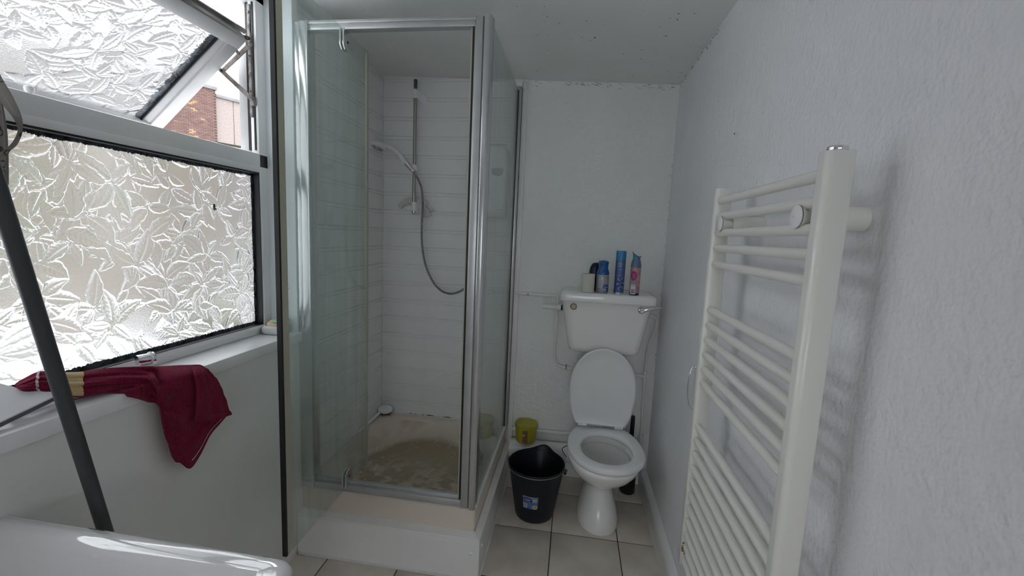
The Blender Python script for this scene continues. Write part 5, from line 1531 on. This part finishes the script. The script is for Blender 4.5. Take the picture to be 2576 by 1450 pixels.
# ================================================================== THINGS ON THE SILL
TOWEL=[[[-1.262,0.78,1.104],[-1.258,0.778,1.104],[-1.254,0.776,1.104],[-1.252,0.774,1.104],[-1.251,0.774,1.104],[-1.252,0.775,1.102],[-1.255,0.777,1.101],[-1.258,0.779,1.099]],[[-1.262,0.796,1.111],[-1.247,0.785,1.111],[-1.235,0.777,1.11],[-1.228,0.772,1.108],[-1.226,0.77,1.104],[-1.23,0.773,1.098],[-1.239,0.779,1.09],[-1.25,0.787,1.081]],[[-1.255,0.822,1.121],[-1.24,0.811,1.118],[-1.228,0.802,1.114],[-1.221,0.796,1.108],[-1.219,0.795,1.1],[-1.223,0.798,1.09],[-1.232,0.805,1.078],[-1.243,0.813,1.064]],[[-1.245,0.854,1.11],[-1.23,0.843,1.106],[-1.218,0.834,1.101],[-1.211,0.827,1.095],[-1.209,0.826,1.085],[-1.213,0.828,1.073],[-1.222,0.834,1.059],[-1.233,0.841,1.044]],[[-1.235,0.89,1.1],[-1.22,0.879,1.096],[-1.208,0.87,1.091],[-1.201,0.864,1.084],[-1.199,0.862,1.075],[-1.203,0.864,1.061],[-1.212,0.869,1.046],[-1.223,0.876,1.03]],[[-1.225,0.938,1.095],[-1.21,0.927,1.089],[-1.198,0.918,1.082],[-1.191,0.912,1.074],[-1.189,0.911,1.064],[-1.193,0.912,1.051],[-1.202,0.918,1.036],[-1.213,0.925,1.02]],[[-1.215,0.99,1.084],[-1.2,0.978,1.077],[-1.188,0.968,1.07],[-1.181,0.962,1.062],[-1.179,0.961,1.051],[-1.183,0.964,1.037],[-1.158,0.944,1.035],[-1.158,0.944,1.023]],[[-1.205,1.032,1.074],[-1.19,1.018,1.066],[-1.178,1.008,1.057],[-1.171,1.001,1.047],[-1.169,0.999,1.033],[-1.158,0.99,1.022],[-1.158,0.99,1.006],[-1.158,0.991,0.991]],[[-1.203,1.052,1.069],[-1.188,1.041,1.055],[-1.145,1.005,1.053],[-1.145,1.007,1.035],[-1.145,1.009,1.017],[-1.145,1.011,0.998],[-1.145,1.014,0.979],[-1.145,1.017,0.96]],[[-1.211,1.069,1.063],[-1.174,1.037,1.04],[-1.139,1.008,1.013],[-1.139,1.012,0.978],[-1.139,1.016,0.946],[-1.139,1.02,0.907],[-1.139,1.027,0.855],[-1.139,1.041,0.803]],[[-1.203,1.089,1.059],[-1.145,1.04,1.042],[-1.139,1.038,1.002],[-1.139,1.042,0.963],[-1.139,1.047,0.921],[-1.139,1.053,0.874],[-1.139,1.059,0.823],[-1.139,1.066,0.769]],[[-1.192,1.118,1.053],[-1.143,1.075,1.035],[-1.139,1.075,0.99],[-1.139,1.078,0.945],[-1.139,1.082,0.897],[-1.139,1.088,0.845],[-1.139,1.091,0.793],[-1.139,1.095,0.736]],[[-1.18,1.148,1.046],[-1.141,1.111,1.029],[-1.139,1.113,0.983],[-1.139,1.118,0.935],[-1.139,1.122,0.891],[-1.139,1.126,0.848],[-1.139,1.128,0.803],[-1.139,1.13,0.759]],[[-1.169,1.172,1.038],[-1.139,1.147,1.017],[-1.139,1.155,0.977],[-1.139,1.161,0.935],[-1.139,1.166,0.899],[-1.139,1.168,0.868],[-1.139,1.169,0.837],[-1.139,1.171,0.809]],[[-1.142,1.171,1.03],[-1.139,1.176,1.004],[-1.139,1.187,0.964],[-1.139,1.195,0.929],[-1.139,1.202,0.9],[-1.139,1.207,0.875],[-1.139,1.21,0.853],[-1.139,1.211,0.83]],[[-1.139,1.196,0.996],[-1.139,1.205,0.967],[-1.139,1.217,0.933],[-1.139,1.227,0.905],[-1.139,1.233,0.885],[-1.139,1.238,0.869],[-1.139,1.243,0.856],[-1.139,1.247,0.847]]]
FLAP=[[[-1.164,1.136,1.048],[-1.13,1.107,1.032],[-1.13,1.111,1.0],[-1.13,1.11,0.962],[-1.13,1.106,0.927],[-1.13,1.1,0.894]],[[-1.162,1.153,1.047],[-1.13,1.129,1.03],[-1.13,1.136,0.996],[-1.13,1.14,0.954],[-1.13,1.138,0.914],[-1.13,1.135,0.875]],[[-1.153,1.162,1.041],[-1.13,1.151,1.022],[-1.13,1.162,0.989],[-1.13,1.171,0.95],[-1.13,1.174,0.907],[-1.13,1.174,0.86]],[[-1.13,1.162,1.031],[-1.13,1.176,1.001],[-1.13,1.189,0.968],[-1.13,1.2,0.931],[-1.13,1.206,0.894],[-1.13,1.208,0.855]],[[-1.13,1.189,0.996],[-1.13,1.199,0.97],[-1.13,1.21,0.942],[-1.13,1.221,0.912],[-1.13,1.23,0.882],[-1.13,1.239,0.852]]]
SZ = 1.034
tw = thing('hand_towel', (-1.18, 1.02, SZ), 'burgundy terry hand towel with straw band draped over the window sill', 'towel')
def towel_at(G, u, v):
    def cr(p0, p1, p2, p3, t): return 0.5 * (2 * p1 + (p2 - p0) * t + (2 * p0 - 5 * p1 + 4 * p2 - p3) * t * t + (3 * p1 - p0 - 3 * p2 + p3) * t ** 3)
    n, m_ = G.shape[0], G.shape[1]
    i = min(int(u), n - 2); j = min(int(v), m_ - 2); fu, fv = u - i, v - j
    rows = []
    for a in range(-1, 3):
        ia = min(max(i + a, 0), n - 1)
        c = [G[ia, min(max(j + b, 0), m_ - 1)] for b in range(-1, 3)]
        rows.append(cr(*c, fv))
    return cr(*rows, fu)
G = np.array(TOWEL)
G[2:10, :, 2] = np.where((G[2:10, :, 0] < -1.163) & (G[2:10, :, 2] < SZ + 0.006), SZ + 0.006, G[2:10, :, 2])
# a tucked-under row behind the ridge
back = G[:, 0, :].copy(); back[:, 0] -= 0.022; back[:, 1] -= 0.012; back[:, 2] = np.maximum(SZ + 0.005, back[:, 2] - 0.05)
back[13:] = G[13:, 0, :] + np.array((-0.004, 0.001, 0.003))
G = np.concatenate([back[:, None, :], G], 1)
def fold(u, v, P):
    """soft lengthwise folds of gathered terry"""
    w = max(0.0, 1 - max(0, u - 10) / 4)
    k = 0.0045 * math.sin(v * 3.0 + 0.55 * u) + 0.003 * math.sin(v * 5.4 - 0.8 * u + 1.0)
    d = k * w + 0.004 * mnoise.noise(Vector((u * 0.8, v * 0.9, 3.0)))
    edge = min(1.0, v / 1.0)
    q = Vector(P) + Vector((0.85, -0.3, 0.25)) * max(d, -0.004) * edge
    if q.x < -1.158:
        q.z = max(q.z, SZ + 0.0045)                 # rests on the sill board
    return q
def towel_patch(u0, u1, nu, nv, off=0.0, v0=0.0, v1=8.0, GG=G):
    return [[fold(u0 + (u1 - u0) * i / nu, v0 + (v1 - v0) * j / nv, towel_at(GG, u0 + (u1 - u0) * i / nu, v0 + (v1 - v0) * j / nv)) + Vector((off, -off * 0.5, off * 0.5)) for j in range(nv + 1)] for i in range(nu + 1)]
m = MB(); m.sheet(towel_patch(0, 15, 130, 64), 0.004)
build('towel_cloth', m, MT['terry'], parent=tw, sharp=80)
FG = np.array(FLAP)
m = MB(); m.sheet([[Vector(towel_at(FG, 4 * i / 28, 5 * j / 34)) + Vector((0.0035 * mnoise.noise(Vector((i * 0.2, j * 0.15, 7))) + 0.007 + 0.004 * math.exp(-i / 4.0) * math.sin(min(1, j / 6) * PI / 2), 0, 0)) for j in range(35)] for i in range(29)], 0.005)
build('folded_end', m, MT['terry'], parent=tw, sharp=80)
m = MB(); m.sheet([[Vector(towel_at(FG, 4 * i / 28, 5 * j / 34)) + Vector((0.0035 * mnoise.noise(Vector((i * 0.2, j * 0.15, 7))) + 0.0105, 0, 0)) for j in (30.5, 33.9)] for i in range(29)], 0.004)
build('hem', m, MT['terry'], parent=tw, sharp=80)
m = MB(); m.sheet(towel_patch(3.25, 4.12, 10, 52, 0.0036, 0.6, 7.6), 0.002); build('straw_band', m, MT['terry_band'], parent=tw, sharp=80)
m = MB(); m.sheet(towel_patch(1.80, 1.95, 3, 52, 0.0036, 0.6, 7.6), 0.002); build('white_stripe', m, MT['terry_white'], parent=tw, sharp=80)
m = MB(); m.sheet(towel_patch(11.2, 15.0, 40, 1, 0.0030, 7.50, 7.55), 0.001); build('hem_stitching', m, MT['terry_white'], parent=tw, smooth=False)

# white rounded panel leaning at the near end of the sill
pnl_ = thing('plastic_panel', (-1.24, 0.62, SZ), 'white round cornered plastic panel with grey edge at the near end of the sill', 'panel')
ea = (Vector((-1.203, 0.806, 1.066)) - Vector((-1.195, 0.705, 1.049))).normalized()
en = Vector((-0.80, 0.0, 0.62)).normalized()
def panel_pt(a, b, n): return Vector((-1.2035, 0.832, 1.071)) - ea * a + en * b + Vector((0.62, 0, 0.80)) * n
def panel_outline(i):
    P = [(0.0, 0.0), (0.012, 0.006), (0.030, 0.020), (0.046, 0.038), (0.060, 0.058), (0.073, 0.080), (0.085, 0.101), (0.100, 0.121), (0.120, 0.138), (0.145, 0.147), (0.18, 0.150), (0.50, 0.150), (0.50, 0.0)]
    return [(a + (i if a < 0.25 else -i), b + (i if b < 0.05 else -i)) for a, b in P]
m = MB(); m.loft([[panel_pt(a, b, 0.004) for a, b in panel_outline(0.0015)], [panel_pt(a, b, 0.0055) for a, b in panel_outline(0.0)], [panel_pt(a, b, 0.008) for a, b in panel_outline(0.002)]])
build('panel_face', m, MT['white_plastic'], parent=pnl_, sharp=40)
m = MB(); m.loft([[panel_pt(a, b, -0.016) for a, b in panel_outline(0.002)], [panel_pt(a, b, -0.014) for a, b in panel_outline(0.0)], [panel_pt(a, b, 0.004) for a, b in panel_outline(0.0)]])
build('panel_edge', m, pm('dark_grey_edge', (0.10, 0.10, 0.13), 0.45), parent=pnl_, sharp=40)

# chrome connector behind the towel
ch = thing('chrome_connector', (-1.262, 1.08, SZ), 'small chrome cylinder with ribbed white collar lying behind the towel', 'connector')
a_, b_ = Vector((-1.268, 1.062, SZ + 0.046)), Vector((-1.252, 1.104, SZ + 0.046))
d_ = (b_ - a_).normalized()
m = MB(); m.tube([a_, a_ + d_ * 0.002, a_ + d_ * 0.030], [0.0150, 0.0160, 0.0160], seg=28); m.tube([a_ + d_ * 0.0355, a_ + d_ * 0.041, a_ + d_ * 0.043], [0.0185, 0.0185, 0.016], seg=28); m.tube([a_ + d_ * 0.02, a_ + d_ * 0.006, a_ + d_ * 0.004], [0.004, 0.004, 0.002], seg=8)
build('barrel', m, MT['chrome'], parent=ch)
m = MB()
ringp = []
c_ = a_ + d_ * 0.0305
n1_ = d_.cross(Vector((0, 0, 1))).normalized(); n2_ = d_.cross(n1_)
for dz in (0.0, 0.005):
    ringp.append([c_ + d_ * dz + (n1_ * math.cos(2 * PI * k / 56) + n2_ * math.sin(2 * PI * k / 56)) * (0.0200 if k % 4 < 2 else 0.0186) for k in range(56)])
m.loft(ringp); build('ribbed_collar', m, MT['white_plastic'], parent=ch)
m = MB(); m.box(-1.272, -1.255, 1.066, 1.10, SZ, SZ + 0.030); build('connector_foot', m, MT['white_plastic'], parent=ch, bevel=0.004)

# soap box at the far end of the sill
sb = thing('soap_box', (-1.248, 1.640, SZ), 'cloudy white plastic soap box at the far end of the sill', 'soap box')
def sbr(i, z): return ring_z(rrect(-1.300 + i, -1.196 - i, 1.600 + i, 1.684 - i, 0.026, 6), z)
m = MB(); m.loft([sbr(.012, SZ), sbr(.003, SZ + .004), sbr(0, SZ + .012), sbr(0, SZ + .028), sbr(.006, SZ + .038), sbr(.010, SZ + .038), sbr(.012, SZ + .030), sbr(.014, SZ + .010)])
build('box', m, pm('cloudy_plastic', (0.66, 0.67, 0.68), 0.35, trans=0.25), parent=sb, sharp=50)
sp_ = MB(); sp_.loft([ring_z(rrect(-1.283 + i, -1.213 - i, 1.614 + i, 1.670 - i, 0.02, 6), SZ + z) for i, z in ((0.006, .010), (0, .016), (0, .046), (0.004, .052), (0.012, .054))])
tag(build('soap_bar', sp_, pm('peach_soap', (0.66, 0.47, 0.30), 0.5), sharp=50), 'peach soap bar standing in the soap box', 'soap')
sg = MB(); sg.loft([ring_z(rrect(-1.262 + i, -1.196 - i, 1.606 + i, 1.672 - i, 0.02, 6), SZ + z) for i, z in ((0.004, .0545), (0, .057), (0, .061), (0.004, .0635))])
tag(build('sponge_pad', sg, pm('pale_green_sponge', (0.36, 0.52, 0.38), 0.8), sharp=50), 'pale green pad lying on the peach soap', 'sponge')

# fly on the lower pane
fl = thing('fly', (-1.327, 1.425, 1.555), 'small dark fly on the lower leaf pane', 'insect')
m = MB()
for c, a, b in (((0, 0, 0.007), .0032, .0032), ((0, 0, 0.0015), .0036, .005), ((0, 0, -0.007), .0034, .007)):
    Mf = Matrix.Translation(Vector((-1.3265, 1.425, 1.556)) + Vector(c))
    m.loft([[Mf @ Vector((a * math.sin(q) * math.cos(2 * PI * k / 10) + 0.002, a * math.sin(q) * math.sin(2 * PI * k / 10), -b * math.cos(q))) for k in range(10)] for q in (0.15, 0.8, 1.57, 2.3, 3.0)])
build('body', m, MT['dark'], parent=fl)
for s_ in (-1, 1):
    m = MB(); m.add([(-1.3215, 1.425, 1.558), (-1.3215, 1.425 + s_ * 0.007, 1.546), (-1.3215, 1.425 + s_ * 0.004, 1.541), (-1.3215, 1.425, 1.551)], [(0, 1, 2, 3)]); build('wing', m, MT['grey_plastic'], parent=fl, smooth=False, solid=0.0003)
    for k in range(3):
        m = MB(); m.tube([(-1.3235, 1.425, 1.559 - 0.003 * k), (-1.3215, 1.425 + s_ * 0.006, 1.562 - 0.005 * k), (-1.326, 1.425 + s_ * 0.009, 1.563 - 0.008 * k)], 0.0004, seg=5); build('leg', m, MT['dark'], parent=fl)

# ================================================================== NEAR THE CAMERA
mp = thing('mop', (-1.10, 0.93, 0.0), 'dark grey mop handle leaning past the sill in front of the towel', 'mop')
top_, bot_ = Vector((-1.004, 0.600, 1.68)), Vector((-1.105, 0.928, 0.10))
m = MB(); m.tube([bot_, bot_.lerp(top_, 0.5), top_], 0.0138, seg=20); build('handle', m, MT['mop'], parent=mp)
m = MB(); m.tube([bot_ + Vector((0, 0.003, -0.055)), bot_, bot_.lerp(top_, 0.03)], [0.030, 0.026, 0.017], seg=20); build('mop_socket', m, MT['grey_plastic'], parent=mp)
m = MB()
for k in range(60):
    a = random.uniform(0, 2 * PI); r = random.uniform(0.01, 0.028); o = random.uniform(0.02, 0.05)
    b0_ = bot_ + Vector((r * math.cos(a), r * math.sin(a), -0.05))
    m.tube([b0_, b0_ + Vector((o * math.cos(a) * 0.8, o * math.sin(a) * 0.8, -0.03)), Vector((b0_.x + o * math.cos(a), b0_.y + o * math.sin(a), 0.004))], 0.004, seg=5)
tag(build('mop_strings', m, MT['paper'], parent=mp), kind='stuff')

bs = thing('wash_basin', (-0.82, 0.46, 0.0), 'white glossy ceramic wash basin in front of the window wall', 'basin')
BX0, BX1, BY0, BY1, BZ = -1.172, -0.490, 0.22, 0.702, 0.85
m = MB()
def br_(i, z, r): return [Vector((max(x, -1.1785 + i * 0.05), y, z)) for x, y in rrect(BX0 - 0.06 + i * 0.4, BX1 - i, BY0 + i, BY1 - i, max(r - i * 0.3, 0.01), 8)]
m.loft([br_(.17, .60, .10), br_(.11, .64, .10), br_(.05, .72, .08), br_(.015, .79, .055), br_(.001, .825, .045), br_(0, .838, .045), br_(.003, .846, .045), br_(.009, .8495, .045), br_(.018, .850, .045), br_(.030, .848, .045), br_(.042, .842, .045), br_(.050, .828, .05), br_(.058, .80, .055), br_(.08, .745, .07), br_(.13, .705, .09), br_(.18, .695, .06)])
build('bowl', m, MT['glaze'], parent=bs, sharp=70)
m = MB(); m.lathe([(0.115, 0), (0.118, 0.01), (0.095, 0.08), (0.075, 0.30), (0.085, 0.50), (0.12, 0.605)], c=(-0.86, 0.46, 0), seg=32); build('pedestal', m, MT['ceramic'], parent=bs, sharp=70)
m = MB(); m.lathe([(0.022, 0), (0.022, 0.003), (0.016, 0.004), (0.014, 0.001)], c=(-0.80, 0.46, 0.6955), seg=20); build('waste', m, MT['chrome'], parent=bs)
m = MB(); m.tube(catmull([(-1.12, 0.42, 0.849), (-1.12, 0.42, 0.90), (-1.10, 0.42, 0.935), (-1.05, 0.42, 0.94), (-1.02, 0.42, 0.915)], 5), 0.011, seg=14); build('tap', m, MT['chrome'], parent=bs)

# patterned cloth bag hung by the window
fb = thing('cloth_apron', (-1.13, 0.68, 1.56), 'grey ring patterned cloth with a tie hanging by the window', 'cloth')
m_, nt, out = new_mat('ring_patterned_cloth')
p_ = nt.nodes.new('ShaderNodeBsdfPrincipled'); p_.inputs['Roughness'].default_value = 0.9
tcn = nt.nodes.new('ShaderNodeTexCoord'); vo = nt.nodes.new('ShaderNodeTexVoronoi'); vo.inputs['Scale'].default_value = 38; vo.inputs['Randomness'].default_value = 0.8
nt.links.new(tcn.outputs['Object'], vo.inputs['Vector'])
rp = nt.nodes.new('ShaderNodeValToRGB'); rp.color_ramp.elements[0].position = 0.0; rp.color_ramp.elements[0].color = (0.20, 0.185, 0.165, 1); rp.color_ramp.elements[1].position = 1.0; rp.color_ramp.elements[1].color = (0.20, 0.185, 0.165, 1)
for pos, c in ((0.20, 0.19), (0.22, 0.045), (0.30, 0.045), (0.32, 0.19)):
    e = rp.color_ramp.elements.new(pos); e.color = (c, c * 0.93, c * 0.85, 1)
nt.links.new(vo.outputs['Distance'], rp.inputs[0]); nt.links.new(rp.outputs[0], p_.inputs['Base Color']); nt.links.new(p_.outputs[0], out.inputs[0])
m = MB()
rows = []
for i in range(25):
    z = 1.556 + 0.34 * i / 24
    k = i / 24
    xr = -1.131 + 0.003 * math.sin(6 * k) - (0.030 * max(0, (k - 0.30) / 0.7) ** 1.3)
    rows.append([(xr - 0.11 * j / 14 , 0.718 - 0.05 * j / 14 + 0.008 * math.sin(j * 1.1 + k * 2) , z + 0.004 * math.sin(j * 0.6)) for j in range(15)])
m.sheet(rows, 0.004); build('cloth', m, m_, parent=fb, sharp=80)
m = MB()
tie = catmull([(-1.166, 0.715, 1.84), (-1.135, 0.714, 1.765), (-1.104, 0.713, 1.718), (-1.082, 0.712, 1.685), (-1.079, 0.712, 1.66), (-1.092, 0.712, 1.638), (-1.112, 0.713, 1.624), (-1.125, 0.714, 1.612)], 6)
wd = [0.016, 0.020, 0.018, 0.0115, 0.0065, 0.0065, 0.004, 0.003]
rows = []
for i, p in enumerate(tie):
    t = (tie[min(i + 1, len(tie) - 1)] - tie[max(i - 1, 0)]).normalized()
    n_ = Vector((-t.z, 0, t.x)); w_ = float(np.interp(i / 6, range(8), wd))
    rows.append([p + n_ * w_ * (j / 4 - 0.5) * 1.6 + Vector((0, 0.004 * math.sin(j * 1.6), 0)) for j in range(5)])
m.sheet(rows, 0.0025); build('tie_strap', m, m_, parent=fb, sharp=80)
m = MB(); m.tube([(-1.19, 0.70, 1.93), (-1.18, 0.70, 1.93)], 0.012, seg=16); m.tube([(-1.18, 0.70, 1.93), (-1.155, 0.70, 1.925), (-1.145, 0.70, 1.91)], 0.004, seg=10)
m.tube([(-1.15, 0.70, 1.905), (-1.17, 0.712, 1.89)], 0.003, seg=6); build('hook', m, MT['chrome'], parent=fb)
